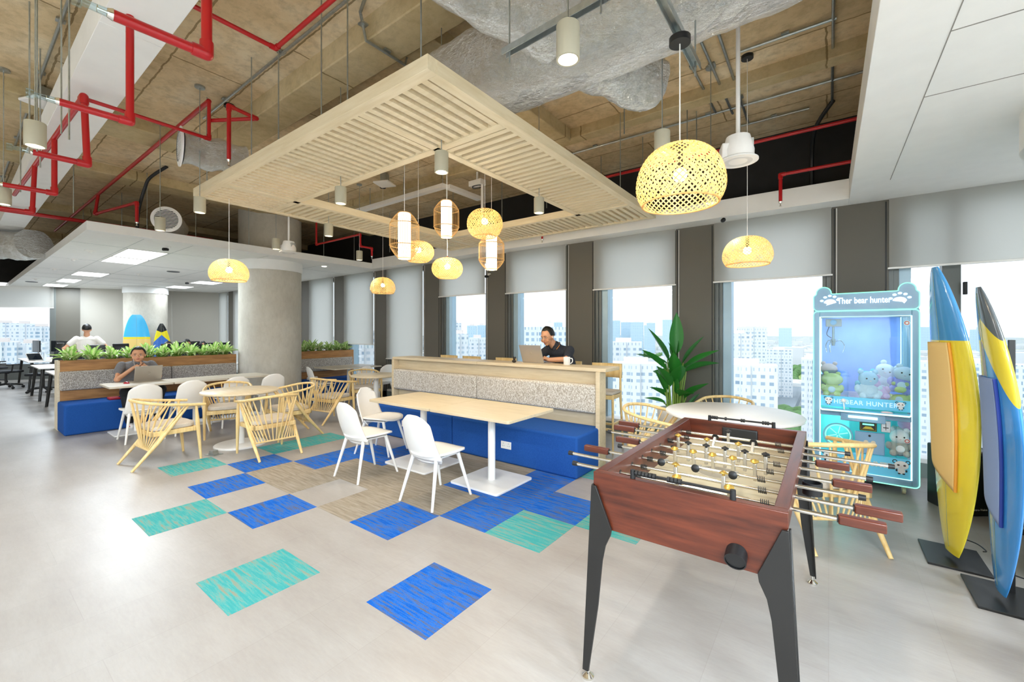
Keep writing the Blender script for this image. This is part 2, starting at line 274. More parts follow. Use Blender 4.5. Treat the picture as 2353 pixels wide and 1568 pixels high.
for k,(a,b) in enumerate(opens):
    f=B(); 
    for x0,x1,y0,y1 in ((a,a+.045,6.25,6.4),(a+.045,a+.09,6.28,6.42),(b-.05,b,6.27,6.4),(b-.09,b-.05,6.33,6.42)): f.box(x0,x1,y0,y1,.2,3.0)
    f.box(a,b,6.3,6.42,2.9,3.0)
    if k==0: f.box(.96,1.10,6.3,6.44,.2,2.95)
    o=f.ob('window_%d'%(k+1),DFRAME,bev=.003); struct(o,'tall window in a dark frame')
    bx('mullion',LFRAME,a+.09,a+.19,6.30,6.5,.2,3.0,o,bev=.003)
    bx('sill',WPLA,a-.01,b+.01,6.2,6.5,.15,.2,o,bev=.006)
    bx('pane',GLASS,a+.19,b-.09,6.38,6.386,.2,2.95,o)
    if k==0: bx('handle',BLK,1.11,1.14,6.26,6.3,1.93,2.06,o,bev=.004)
    t=thing('roller_blind','white roller blind '+wlab[k],'blind',((a+b)/2,6.2,bz[k]),group='roller blinds along the window wall'); w2=(b-a)/2-.004 if k else (b-a)/2
    o=bx('cloth',BLIND,-w2,w2,-.024,-.018,.012,3.0-bz[k],t); bx('bottom_bar',WPLA,-w2-.012,w2+.012,-.034,-.008,0,.02,t,bev=.003)
struct(bx('baseboard_window',M('grey_green_base','7f8a84',.5),-19,2.35,6.2,6.5,0,.15),'grey base panel below the sills')
struct(bx('wall_front_right',WHITE,2.35,7,6.2,6.5,0,3),'white wall beyond the windows')
# dropped ceilings
def grooves(b,rects): 
    for r in rects: b.box(*r,2.9975,3.0005)
o=B().box(-8.45,.18,5.9,5.93,3.0,3.22).box(-8.45,.18,5.93,6.3,3.0,3.03).ob('ceiling_bulkhead',WHITE,bev=.002); struct(o,'white bulkhead band above the windows')
o=bx('ceiling_right',WHITE,.18,7,-5,6.3,3.0,3.25,bev=.003); struct(o,'white dropped ceiling on the right')
g=B(); grooves(g,[(.47,.474,-5,5.4),(.47,7,2.9,2.906),(.47,7,3.62,3.626),(.47,7,1.2,1.206)]); g.ob('groove',M('shadow_gap','8d8a84',.8),o,flat=True)
o=bx('ceiling_left',WHITE,-22,-8.45,1.2,6.3,3.0,3.13,bev=.003); struct(o,'white dropped ceiling on the left')
g=B(); grooves(g,[(-21,-8.6,1.86,1.866),(-21,-8.6,2.5,2.506),(-21,-8.6,3.7,3.706),(-21,-8.6,4.93,4.936)]+[(x,x+.006,1.2,6.2) for x in (-9.75,-12.05,-14.4,-15.6,-16.7,-18.0)]); g.ob('groove',M('shadow_gap2','b9bcbd',.8),o,flat=True)
# slanted far wall with window
fw=Matrix.Translation((-21.5,0,0))@Matrix.Rotation(rad(-27.5),4,'Z')   # local Y runs along the wall
def fx(name,m,y0,y1,z0,z1,x0=-.15,x1=0,parent=None): return B().box(x0,x1,y0,y1,z0,z1,fw).ob(name,m,parent,bev=.003)
struct(fx('wall_left_lower',WHITE,-4,.2,0,3.0),'white wall'); struct(fx('wall_left_panel',DGREY,2.45,3.05,0,3.0),'grey panel'); struct(fx('wall_left_sill',DFRAME,.2,2.45,0,.5),'low wall under window')
struct(fx('wall_left_blinds_back',WHITE,3.05,7.2,0,3,-.3,-.15),'white wall behind blinds')
o=fx('window_20',DFRAME,2.3,2.45,.5,3.0); struct(o,'window frame'); fx('pane',GLASS,.2,2.3,.5,2.9,-.1,-.09,o)
for y0,y1,z,lb in ((.2,2.4,2.33,'short white blind over the far left window with a city view'),(3.05,4.25,.4,'pale blue-lit blind between the grey panel and the far column'),(4.3,5.5,.4,'white blind right behind the far column'),(5.52,6.9,.4,'white blind nearest the far corner')):
    t=thing('roller_blind',lb,'blind',group='blinds on the far wall'); fx('cloth',BLIND,y0,y1,z,3.0,.004,.012,t); fx('bottom_bar',WPLA,y0,y1,z-.02,z,-.0,.02,t)
# columns
for x,y,r,zc,lb in ((-9.5,4.14,.585,2.8,'big round concrete column behind the booth'),(-18.0,3.95,.56,2.78,'far round concrete column behind the surfboards'),(1.62,4.2,.585,2.74,'round concrete column at the right edge')):
    o=B().lathe([(r,0),(r,4.05)],64,(x,y,0)).ob('concrete_column',CCOL); struct(o,lb)
    B().lathe([(r+.001,zc),(r+.022,zc),(r+.022,3.0),(r+.001,3.0)],64,(x,y,0)).ob('collar',WHITE,o)
# recessed LED panels, left ceiling, then unseen ones added to fill the room with light
def led(x0,x1,y0,y1,lb,en=0,z=3.0):
    t=thing('led_ceiling_light',lb,'ceiling light',((x0+x1)/2,(y0+y1)/2,z),group='recessed square office lights'); a,b=(x1-x0)/2,(y1-y0)/2
    f=B().box(-a,a,-b,-b+.015,-.008,.01).box(-a,a,b-.015,b,-.008,.01).box(-a,-a+.015,-b,b,-.008,.01).box(a-.015,a,-b,b,-.008,.01).ob('frame',WPLA,t,flat=True)
    bx('diffuser',PANEL,-a+.015,a-.015,-b+.015,b-.015,-.005,.0,t,flat=True)
    if en: lamp('panel_light','AREA',(0,0,-.02),en,(.80,.91,1),parent=t,shape='RECTANGLE',size=x1-x0,size_y=y1-y0)
for r,lb in (((-11.0,-9.8,1.9,2.48),'nearest bright square light in the left dropped ceiling'),((-12.0,-11.06,1.9,2.48),'second bright light touching the nearest one, left dropped ceiling'),((-15.5,-14.45,1.9,2.48),'third bright light along the left edge row'),((-17.95,-16.75,1.9,2.3),'fourth bright light along the left edge row'),((-19.95,-18.9,1.82,2.3),'furthest bright light along the left edge row'),((-15.27,-14.4,4.35,4.95),'bright light above the desks, nearer of the inner row'),((-17.45,-16.5,4.3,4.85),'bright light above the desks, further of the inner row')):
    led(*r,lb,38 if r[2]<3 else 12)
for x,y in ((.9,-1.2),(.9,-3.4),(3.0,.6),(3.0,-2.4),(3.4,2.6)): led(x,x+1.2,y,y+.6,'added square fill light in the right dropped ceiling behind the camera, '+{(.9,-1.2):'nearest the camera',(.9,-3.4):'by the back wall',(3.0,.6):'beside the camera',(3.0,-2.4):'far back right',(3.4,2.6):'by the right column'}[(x,y)],118)  # added out-of-view panels, there to brighten the right side
for x in (-2.2,-5.2,-8.2,-11.2):  # added out-of-view linear panels, fill light from behind the camera
    for y in (-3.6,-1.9,):
        led(x,x+1.2,y,y+.3,'added linear fill light hung behind the camera, '+{-2.2:'nearest',-5.2:'second',-8.2:'third',-11.2:'furthest'}[x]+(' of the wall row' if y<-3 else ' of the inner row'),{-2.2:44,-5.2:31,-8.2:13,-11.2:8}[x],2.95)
        t=[o for o in C.objects if o.name.startswith('led_ceiling_light') and o.type=='EMPTY'][-1]
        for q in (-.4,.4): B().cyl((q,0,.01),(q,0,1.1),.004,n=6).ob('wire',STEEL,t)
# ---------------- city ----------------
def facade(name,wall,w1,w2,bay,mort):
    m,nt,p=mk(name); t=nd(nt,'ShaderNodeTexCoord'); s=nd(nt,'ShaderNodeSeparateXYZ'); ad=nd(nt,'ShaderNodeMath',operation='ADD'); cb=nd(nt,'ShaderNodeCombineXYZ'); nt.links.new(t.outputs['Object'],s.inputs[0])
    nt.links.new(s.outputs[0],ad.inputs[0]); nt.links.new(s.outputs[1],ad.inputs[1]); nt.links.new(ad.outputs[0],cb.inputs[0]); nt.links.new(s.outputs[2],cb.inputs[1])
    b=nd(nt,'ShaderNodeTexBrick'); b.offset=0; b.squash=.62; b.squash_frequency=3
    for k,q in (('Scale',1),('Mortar Size',mort),('Mortar Smooth',.05),('Brick Width',bay),('Row Height',3.2),('Bias',.1)): b.inputs[k].default_value=q
    b.inputs['Color1'].default_value=hx(w1); b.inputs['Color2'].default_value=hx(w2); b.inputs['Mortar'].default_value=hx(wall); nt.links.new(cb.outputs[0],b.inputs['Vector'])
    g=nd(nt,'ShaderNodeNewGeometry'); sz=nd(nt,'ShaderNodeSeparateXYZ'); nt.links.new(g.outputs['Normal'],sz.inputs[0]); mxx=nd(nt,'ShaderNodeMix',data_type='RGBA'); mxx.inputs[7].default_value=hx('e8e6e2'); nt.links.new(sz.outputs[2],mxx.inputs[0]); nt.links.new(b.outputs['Color'],mxx.inputs[6])
    nt.links.new(mxx.outputs[2],p.inputs['Base Color']); p.inputs['Roughness'].default_value=.8; return m
F1=facade('apartment_facade','d9dcde','7f95a8','b4c2cc',3.4,.85); F2=facade('apartment_facade_b','d4d8da','7e96aa','9fb4c2',3.0,.7); FT=facade('hazed_tower_facade','b7cddb','8fb0c6','a2bfd1',5,1.0)  # far towers: distance haze put into the pale blue wall and window tones
ROOF=M('roof_terracotta_grey','d9cfc9',.9); 
bl=[(-101,251,21,-5,3.2,'n'),(-74,200,26,-14,3.4,'n'),(-522,1233,23,35,6,'t'),(-518,1298,28,31,6,'t'),(-453,1222,36,29,6,'t'),(-504,1496,28,32,7,'t'),(-335,1123,24,32,6,'t'),(-589,1682,10,26,6,'t'),(-125,196,27,4,3.4,'n'),(-475,769,13,21,5,'t'),(-486,823,18,22,5,'t'),(-297,302,13,10,3.2,'n'),(-199,207,12,0,3.2,'n'),(-239,271,14,-4,3.2,'n'),(-607,670,19,14,5,'t'),(-643,743,19,16,5,'t'),(-189,127,14,2,3.4,'n'),(-56,370,19,0,3.2,'n'),(-58,456,25,6,3.2,'n'),(-42,531,24,-18,3.6,'n'),(-30,221,24,-14,3.4,'n'),(-8,293,9,-14,3.4,'n'),(-123,1781,39,14,7,'t'),(-212,1964,26,9,7,'t'),(43,300,11,-14,3.2,'n'),(66,337,35,-16,3.4,'n'),(297,2095,20,43,8,'t'),(283,2209,43,18,8,'t'),(450,2209,51,17,8,'t'),(472,2475,31,9,8,'t'),(-654,35,23,10,3.2,'n'),(-608,45,14,9,3.2,'n'),(-565,52,16,6,3.2,'n'),(-406,21,13,-5,3.2,'n'),(-407,33,13,-6,3.2,'n')]
names=['apartment block with stair tower seen left of the plant, rear one','large white apartment block filling the window left of the plant','slim distant tower, leftmost on the skyline by the plant','second distant tower on the skyline left of the plant','widest distant tower on the skyline left of the plant','pale distant tower just left of the plant tip','distant tower behind the plant leaves','thin far tower between two wide ones','wide white block behind the man at the counter','left one of two small towers above the white block roof','right one of two small towers above the white block roof','tall narrow block at the left edge of the middle window','white apartment block in the left half of the middle window','white block in the right half of the middle window','pale long tower on the skyline of the middle window, left','pale long tower on the skyline of the middle window, right','white block seen below the low blind by the column','white tower at the left edge of the window beside the claw machine','taller tower rising behind another beside the claw machine','mid-distance white block in the centre of the claw machine window','near white block at the bottom of the claw machine window','white block just left of the claw machine','small far tower on the hazy skyline beside the claw machine','far low tower on the skyline beside the claw machine','narrow white block seen right of the claw machine','wide white block seen between the surfboards','far pale tower right of the claw machine sign','far low tower right of the claw machine','far tower between the surfboards','low far block beside the blue surfboard','wide block in the far left window','middle tower in the far left window','right tower in the far left window','near low block at the left of the far left window','near block at the right of the far left window']
for (x,y,wd,z,b,k),lb in zip(bl,names):
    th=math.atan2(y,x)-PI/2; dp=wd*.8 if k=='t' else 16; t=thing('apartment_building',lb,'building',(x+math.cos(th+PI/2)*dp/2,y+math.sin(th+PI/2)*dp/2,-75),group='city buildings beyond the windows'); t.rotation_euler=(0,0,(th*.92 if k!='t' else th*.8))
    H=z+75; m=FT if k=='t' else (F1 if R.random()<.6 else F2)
    bb=B().box(-wd/2,wd/2,-dp/2,dp/2,0,H)
    if k=='n': bb.box(-wd*.1,wd*.06,-dp/2-1.2,-dp/2,0,H)
    bb.ob('facade',m,t,flat=True); B().box(-wd/4,wd/5,-dp/4,dp/4,H,H+(2.5 if k=='n' else 4)).ob('roof_house',ROOF,t,flat=True)
GR,nt,p=mk('city_ground'); v=coords(nt); nt.links.new(ramp(nt,noi(nt,v,.012,8,.7),[(.35,hx('8fa578')),(.5,hx('a3aaae')),(.65,hx('bbbfc2'))]),p.inputs['Base Color']); p.inputs['Roughness'].default_value=1
struct(bx('city_ground',GR,-6000,6000,10,8000,-76,-75),'distant city ground')
b=B()
for i in range(2600):
    an=R.uniform(-1.35,.55); d=R.uniform(650,3600); x=math.sin(an)*d; y=math.cos(an)*d
    if y<30: continue
    if any((x-q[0])**2+(y-q[1])**2<(40+q[2])**2 for q in bl) or (-90<x<15 and 690<y<1060) or (-580<x<-360 and 980<y<1420): continue
    s=R.uniform(8,26); h=R.uniform(5,16) if R.random()<.93 else R.uniform(20,46); b.box(x-s,x+s,y-s*.7,y+s*.7,-75,-75+h)
tag(b.ob('low_rise_city',facade('low_rise','c9cccd','9fb1bd','bfb3ab',9,2.2),flat=True),'mass of small low houses spreading to the hazy horizon','city houses',None,'stuff')
tag(bx('dark_roof_hall',M('slate_roof','7f8b93',.8),-58,-25,462,640,-75,-68),'long dark-roofed hall below the blocks beside the claw machine','building')
TREE=M('tree_green','5f8450',1,var=.3,sc=.2)
b=B()
for i in range(260):
    x,y=(R.uniform(-75,0),R.uniform(700,1050)) if i<110 else (R.uniform(-60,-5),R.uniform(360,450)) if i<200 else (R.uniform(-560,-380),R.uniform(1000,1400)); b.ball((x,y,-72),R.uniform(5,9),8)
tag(b.ob('park_trees',TREE),'belt of green trees between the white blocks','trees',None,'stuff')
tag(bx('park_lawn',M('lawn','98b268',1,var=.2,sc=.05),-80,5,760,900,-75,-74.5),'yellow green lawn of the park beyond the blocks','lawn')
# ---------------- booths, counter, tables ----------------
def cushion(name,m,x0,x1,y0,y1,z0,z1,parent=None,bev=.03,seg=4): return bx(name,m,x0,x1,y0,y1,z0,z1,parent,bev=bev,seg=seg)
def socket(parent,x,y,z,axis='y'):
    o=B().box(x-.075,x+.075,y-.008,y,z-.043,z+.043).ob('socket_plate',WPLA,parent,bev=.003)
    h=B()
    for sx in (-.037,.037):
        for a,b,wd,hh in ((0,.02,.004,.009),(-.012,-.008,.008,.004),(.012,-.008,.008,.004)): h.box(x+sx+a-wd/2,x+sx+a+wd/2,y-.0095,y-.007,z+b-hh/2,z+b+hh/2)
    h.ob('socket_hole',BLK,o,flat=True)
t=thing('bench','long blue felt bench with light oak back, in front of the counter','bench',(0,0,0))
for a,b in ((-5.75,-3.93),(-3.925,-2.1)): cushion('seat_block',BLUEF,a,b,3.94,4.56,.0,.445,t,.025)
bx('back_panel',PALE,-5.78,-2.135,4.56,4.6,0,1.085,t,bev=.002); bx('end_panel',PALE,-2.135,-2.085,4.45,4.62,0,1.085,t,bev=.003); bx('end_panel',PALE,-5.83,-5.78,4.45,4.62,0,1.085,t,bev=.003)
for a,b in ((-5.80,-3.965),(-3.96,-2.137)): cushion('back_cushion',GREYF2,a,b,4.45,4.56,.60,.93,t,.03)
socket(t,-3.03,3.94,.215); socket(t,-4.85,3.94,.225)
t=thing('bar_counter','pale oak bar counter top behind the blue bench','counter',(0,0,0))
bx('counter_top',PALE,-5.84,-2.02,4.47,4.87,1.086,1.126,t,bev=.004)
B().box(-3.96,-3.955,4.469,4.87,1.127,1.1285).box(-3.96,-3.955,4.4685,4.4695,1.086,1.127).ob('seam',M('seam_brown','b39f7c'),t,flat=True)
for x in (-5.6,-2.3): bx('leg',PALE,x-.02,x+.02,4.75,4.85,0,1.085,t,bev=.003)
def booth(lb,y0,y1,seat1,cush,label2,x=-9.64):
    t=thing('bench',lb,'bench',(x,y0,0)); L=y1-y0
    bx('seat_block',BLUEF,0.02,.63,0,seat1,0,.46,t,bev=.03,seg=4)
    bx('back_panel',OAK,-.03,.018,.03,L,0,1.09,t,bev=.002); bx('rear_panel',OAK,-.26,-.22,.03,L,0,1.09,t,bev=.002); bx('end_panel',PALEY,-.26,.02,0,.03,0,1.09,t,bev=.003)
    bx('soil_tray',M('soil','3a2b20',.95,bs=.5),-.22,-.03,.03,L,.9,1.0,t)
    for a,b in cush: bx('back_cushion',GREYF,.018,.085,a,b,.62,.92,t,bev=.025,seg=4)
    return t
booth('long blue booth bench with grey back cushion and rustic oak planter box, left',1.04,3.53,2.42,((.02,1.42),(1.425,2.47)),'')
booth('short blue booth bench with oak planter beyond the big concrete column',4.78,6.18,1.3,((.02,1.34),),'')
def ttop(name,m,x0,x1,y0,y1,parent,z=.75,th=.028,r=.03):
    pts=[]
    for cx,cy,a0 in ((x1-r,y1-r,0),(x0+r,y1-r,90),(x0+r,y0+r,180),(x1-r,y0+r,270)):
        for k in range(5): a=rad(a0+k*22.5); pts.append((cx+r*math.cos(a),cy+r*math.sin(a)))
    return B().prism(pts,z-th,z).ob(name,m,parent,bev=.003)
def rect_table(lb,x,y,wx,wy,group,m=TAB,bxs=.56,bys=.56):
    t=thing('cafe_table',lb,'table',(x,y,0),0,group); ttop('tabletop',m,-wx/2,wx/2,-wy/2,wy/2,t)
    B().cyl((0,0,.02),(0,0,.72),.038,n=28).ob('stem',WMET,t); ttop('base_plate',WMET,-bxs/2,bxs/2,-bys/2,bys/2,t,.022,.02,.03); bx('bracket',WMET,-.12,.12,-.12,.12,.712,.722,t); return t
G='square topped tables joined in pairs'
rect_table('left one of the two joined oak tables before the long bench',-3.83,3.38,1.035,.79,G,TAB,.7,.6); rect_table('right one of the two joined oak tables, nearer the blue seat end',-2.79,3.38,1.035,.79,G,TAB,.62,.6)
for (y0,y1),lb in zip(((1.40,2.15),(2.155,2.905),(2.91,3.62)),('nearest table in the long row at the left booth, under the laptop','middle table of the long row at the left booth','furthest table of the long row, ending at the column')): rect_table(lb,-8.58,(y0+y1)/2,.7,y1-y0,G,TABY,.5,.6)
rect_table('pale table at the far booth behind the spindle chairs',-8.84,5.55,.86,1.2,G,TABY,.33,.6)
def round_table(lb,x,y,r,rb,m=TAB,z=.75):
    t=thing('round_table',lb,'table',(x,y,0),0,'round pedestal tables'); B().lathe([(0,z),(r-.006,z),(r,z-.006),(r,z-.022),(r-.012,z-.03),(0,z-.03)],72).ob('tabletop',m,t,ang=50)
    B().cyl((0,0,.02),(0,0,z-.03),.045,n=32).ob('stem',WMET,t); B().lathe([(0,.024),(rb-.01,.024),(rb,.016),(rb,0),(0,0)],64).ob('base_plate',WMET,t); return t
round_table('round oak table in the middle of three left spindle chairs',-6.45,2.42,.46,.31); round_table('round oak table at the left end of the long bench',-6.72,4.78,.44,.3); round_table('round white table between the game table and the claw machine',-.78,4.72,.62,.32,WPLA,.74)
# ---------------- spindle armchairs ----------------
def spindle_chair():
    t=thing('spindle_chair','x','chair')
    rail=cat_rom([(-.275,.33,.655),(-.295,.15,.675),(-.295,-.04,.70),(-.235,-.22,.735),(0,-.30,.755),(.235,-.22,.735),(.295,-.04,.70),(.295,.15,.675),(.275,.33,.655)],8)
    B().tube(rail,.017,12).ob('top_rail',CHW,t)
    for s in (-1,1):
        B().tube([(s*.275,.235,.655),(s*.275,.25,.44),(s*.27,.285,0)],[.013,.023,.013],12).ob('leg',CHW,t)
        B().tube([(s*.285,.155,.672),(s*.262,-.12,.29),(s*.245,-.36,0)],[.013,.023,.014],12).ob('leg',CHW,t)
    B().cyl((-.255,-.20,.195),(.255,-.20,.195),.012,n=10).ob('stretcher',CHW,t)
    def rp(u):   # point along rail by parameter
        k=u*(len(rail)-1); i=min(int(k),len(rail)-2); return rail[i].lerp(rail[i+1],k-i)
    for k in range(15):
        u=.145+.71*k/14; a=rp(u); xb=(k-7)/7*.225; b=Vector((xb,-.20,.2)); mdl=a.lerp(b,.45)
        B().tube([a,mdl,b],[.006,.0105,.006],8).ob('spindle',CHW,t)
    B().box(-.25,.25,.22,.26,.345,.40).box(-.25,-.225,-.19,.22,.345,.40).box(.225,.25,-.19,.22,.345,.40).box(-.25,.25,-.19,-.165,.345,.40).ob('seat_frame',CHW,t,bev=.006)
    pts=[(.245*math.copysign(abs(math.cos(a))**.45,math.cos(a)),.035+.225*math.copysign(abs(math.sin(a))**.45,math.sin(a))) for a in [2*PI*k/40 for k in range(40)]]
    B().prism(pts,.402,.455).ob('seat_cushion',SEATF,t,bev=.016,seg=4,ang=60); return t
sc0=spindle_chair(); SG='ash spindle armchairs at the round tables'
for i,(x,y,a,lb) in enumerate(((-6.40,1.57,3,'spindle armchair nearest the blue booth, seen from its side with splayed rear legs'),(-5.73,2.48,88,'spindle armchair seen from behind, in front of the left round table'),(-7.27,2.56,-112,'spindle armchair behind the left round table with its curved back to the long row'),(-6.40,3.08,176,'spindle armchair at the right of the left round table, turned away'),
    (-6.95,4.02,8,'spindle armchair side-on between the two groups, beside the white chair back'),(-7.55,5.10,-112,'spindle armchair behind the round table at the bench end'),(-6.15,5.35,150,'spindle armchair mostly hidden behind the left end of the long bench'),
    (-1.45,4.42,-95,'spindle armchair whose arm peeps out left of the game table'),(-.98,5.42,175,'spindle armchair behind the white round table by the window'),(-.06,4.02,33,'spindle armchair between the game table rods and the claw machine'))):
    if i==0: o=sc0; o.location=(x,y,0); o.rotation_euler=(0,0,rad(a)); tag(o,lb,None,SG)
    else: dup(sc0,(x,y,0),rad(a),lb,SG)
# ---------------- white shell chairs ----------------
def shell_chair():
    t=thing('white_chair','x','chair')
    for sx in (-1,1):
        B().tube([(sx*.15,.13,.42),(sx*.205,.25,0)],[.019,.0115],14).ob('leg',WPLA,t); B().tube([(sx*.15,-.14,.42),(sx*.215,-.25,0)],[.019,.0115],14).ob('leg',WPLA,t)
    def seat(u,v):
        a=2*PI*u; r=v; x=.225*math.copysign(abs(math.cos(a))**.75,math.cos(a))*r; y=.02+.235*math.copysign(abs(math.sin(a))**.75,math.sin(a))*r
        return Vector((x,y,.438+.012*(x/.22)**2-.018*max(0,(y-.1)/.15)**2+.008*(r**3)))
    b=B(); b.grid(seat,48,6); bmesh.ops.remove_doubles(b.b,verts=b.b.verts,dist=1e-4); b.ob('seat',WPLA,t,solid=.018,bev=.0,ang=70)
    def back(u,v):
        s=2*u-1; tp=max(0,(v-.62)/.38); wdt=.212*(1-.17*v)*(1-tp**5*.36); x=s*wdt
        zt=.40+.415*v-(.05*abs(s)**4)*tp**2; return Vector((x,-.175-.115*v-.02*math.sin(v*PI)+.05*s*s*(1-.3*v),zt))
    b=B(); b.grid(back,16,18); b.ob('backrest',WPLA,t,solid=.013,ang=70)
    def lip(u,v):
        s=2*u-1; return Vector((s*(.2-.03*v),-.178+.06*s*s+.03*v,.425-.06*v))
    b=B(); b.grid(lip,16,4); b.ob('rear_lip',WPLA,t,solid=.012,ang=70)
    B().box(-.15,.15,-.15,.14,.405,.42).ob('under_frame',WPLA,t,bev=.004); return t
wc0=shell_chair(); WG='white shell chairs at the tables'
for i,(x,y,a,lb) in enumerate(((-2.93,2.74,0,'white shell chair nearest the camera, back to us, at the joined tables'),(-4.02,2.74,0,'white shell chair at the left end of the joined tables, back to us'),(-4.63,3.38,-72,'white shell chair at the left table end, seat facing right'),
    (-7.92,1.68,90,'white shell chair opposite the man with the laptop'),(-7.95,2.24,90,'second white shell chair along the long row, behind the spindle chair'),(-7.98,2.85,90,'third white shell chair along the long row, half hidden by the round table'),(-7.98,3.42,90,'white shell chair at the column end of the long row'),
    (-8.62,4.78,-10,'white shell chair in profile just right of the big column'),(-8.12,5.35,90,'white shell chair at the far booth table, behind the spindle chairs'),(-8.12,5.9,90,'white shell chair furthest back, its top showing above the round table'))):
    if i==0: o=wc0; o.location=(x,y,0); o.rotation_euler=(0,0,rad(a)); tag(o,lb,None,WG)
    else: dup(wc0,(x,y,0),rad(a),lb,WG)
# bar stools
def stool():
    t=thing('bar_stool','x','stool')
    for sx in (-1,1):
        B().tube([(sx*.19,-.15,.74),(sx*.21,-.2,0)],[.018,.012],8).ob('leg',CHW,t); B().tube([(sx*.19,.15,1.04),(sx*.19,.15,.7),(sx*.21,.2,0)],[.014,.018,.012],8).ob('leg',CHW,t)
    b=B().box(-.2,.2,-.17,-.14,.28,.31).box(-.2,.2,.15,.18,.28,.31).box(-.215,-.19,-.17,.17,.36,.385).box(.19,.215,-.17,.17,.36,.385); b.ob('footrest',CHW,t,bev=.004)
    bx('seat_frame',CHW,-.2,.2,-.18,.18,.68,.73,t,bev=.006); bx('seat_cushion',SEATF,-.2,.2,-.18,.18,.732,.775,t,bev=.018,seg=3)
    b=B(); b.grid(lambda u,v:Vector(((2*u-1)*.21,.15+.035*(1-(2*u-1)**2),.93+.19*v)),8,3); b.ob('backrest',CHW,t,solid=.014); return t
s0=stool(); s0.location=(-2.40,5.22,0); s0.rotation_euler=(0,0,rad(4)); tag(s0,'ash bar stool at the right end of the counter','stool','bar stools behind the counter')
dup(s0,(-3.02,5.28,0),rad(8),'ash bar stool that the man at the counter sits on','bar stools behind the counter')
for x,lb in ((-4.2,'bar stool at the counter, left of the man'),(-4.95,'bar stool further left at the counter'),(-5.5,'bar stool at the left end of the counter')): dup(s0,(x,5.30,0),0,lb,'bar stools behind the counter')
# counter things
def laptop(lb,loc,rz,wd=.34,dp=.235,tilt=18):
    t=thing('laptop',lb,'laptop',loc,rz,'silver laptops'); SIL=M('laptop_silver','b9b2a8',.35,metal=.6,var=.02)
    o=bx('base',SIL,-wd/2,wd/2,0,dp,0,.014,t,bev=.004); bx('keyboard',BLK,-wd*.42,wd*.42,.05,dp*.6,.0142,.0155,o)
    l=bx('lid',SIL,-wd/2,wd/2,-.005,.005,0,dp,t,bev=.004); l.location=(0,.0,.012); l.rotation_euler=(rad(tilt),0,0)
    bx('screen',M('laptop_screen','11151a',.1),-wd*.46,wd*.46,.0052,.0062,.012,dp-.012,l)
    B().tube([(.022*math.cos(q*PI/12),-.0056,dp/2+.022*math.sin(q*PI/12)) for q in range(24)],.0012,5,closed=True).ob('emblem',CHROME,l); text('emblem_text','DELL',.013,CHROME,l,(0,-.0058,dp/2),(PI/2,0,0),.0003); return t
laptop('silver laptop open on the counter before the man with glasses',(-3.16,4.70,1.126),rad(-4),.36,.245,20)
laptop('silver laptop open on the long table before the man in grey',(-8.83,1.96,.75),rad(97),.36,.24,14)
t=thing('mug','white ceramic mug on the counter beside the man','mug',(-2.66,4.72,1.126)); B().lathe([(0,.004),(.036,.004),(.038,.0),(.042,.004),(.043,.098),(.040,.1),(.038,.096),(.037,.01),(0,.01)],32).ob('cup',WPLA,t,ang=50)
B().tube(cat_rom([(.041,0,.082),(.066,0,.08),(.072,0,.05),(.06,0,.026),(.041,0,.02)],5),.006,8).ob('handle',WPLA,t).rotation_euler=(0,0,rad(20))
b=B().ball((0,0,.02),.032,12,(1,.8,.65)).ball((.004,0,.055),.02,12,(1,.8,1.1)).ball((.02,.0,.07),.012,8).ball((-.012,0,.075),.009,8)
tag(b.ob('figurine',M('dark_figurine','241f1c',.5,bs=.6),loc=(-3.42,4.62,1.126)),'small dark seated figurine on the counter, left of the laptop','figurine')
b=B(); b.grid(lambda u,v:Vector((.05*math.cos(u*2*PI)*math.cos(v*PI/2),.03*math.sin(u*2*PI)*math.cos(v*PI/2),.03*math.sin(v*PI/2))),20,8)
t=thing('computer_mouse','red and white computer mouse beside the laptop on the long table','mouse',(-8.62,1.66,.75),.4); b.ob('shell',M('red_mouse','b5122c',.3),t); B().ball((0,0,.021),.02,12,(1.1,.8,.55)).ob('cover',M('white_mouse','f0eeee',.3),t)
t=thing('floor_outlet','open metal floor socket box by the round table base','floor socket',(-6.20,2.02,0),.3); bx('cover_plate',STEEL,-.09,.09,-.06,.06,0,.006,t,bev=.002); b=B(); b.prism([(-.045,0),(.045,0),(.03,.045),(-.03,.045)],-.035,.035,Matrix.Rotation(PI/2,4,'X')@Matrix.Identity(4)); b.ob('flap',STEEL,t,loc=(0,0,.006))
tag(B().lathe([(.0,0),(.035,0),(.035,.22),(0,.22)],20,mt=Matrix.Rotation(PI/2,4,'X')).ob('rolled_paper',WPLA,loc=(-9.3,5.05,.497)),'white rolled paper lying on the far blue bench','roll')
# ---------------- football table (rods along X) ----------------
t=thing('foosball_table','dark red wood foosball table with steel rods and black legs','game table',(-.4725,2.46,0)); hw,hl,zt=.363,.74,.93
def side(nm,m,a0,a1,out,axis):
    b=B()
    return b
inw=.305; 
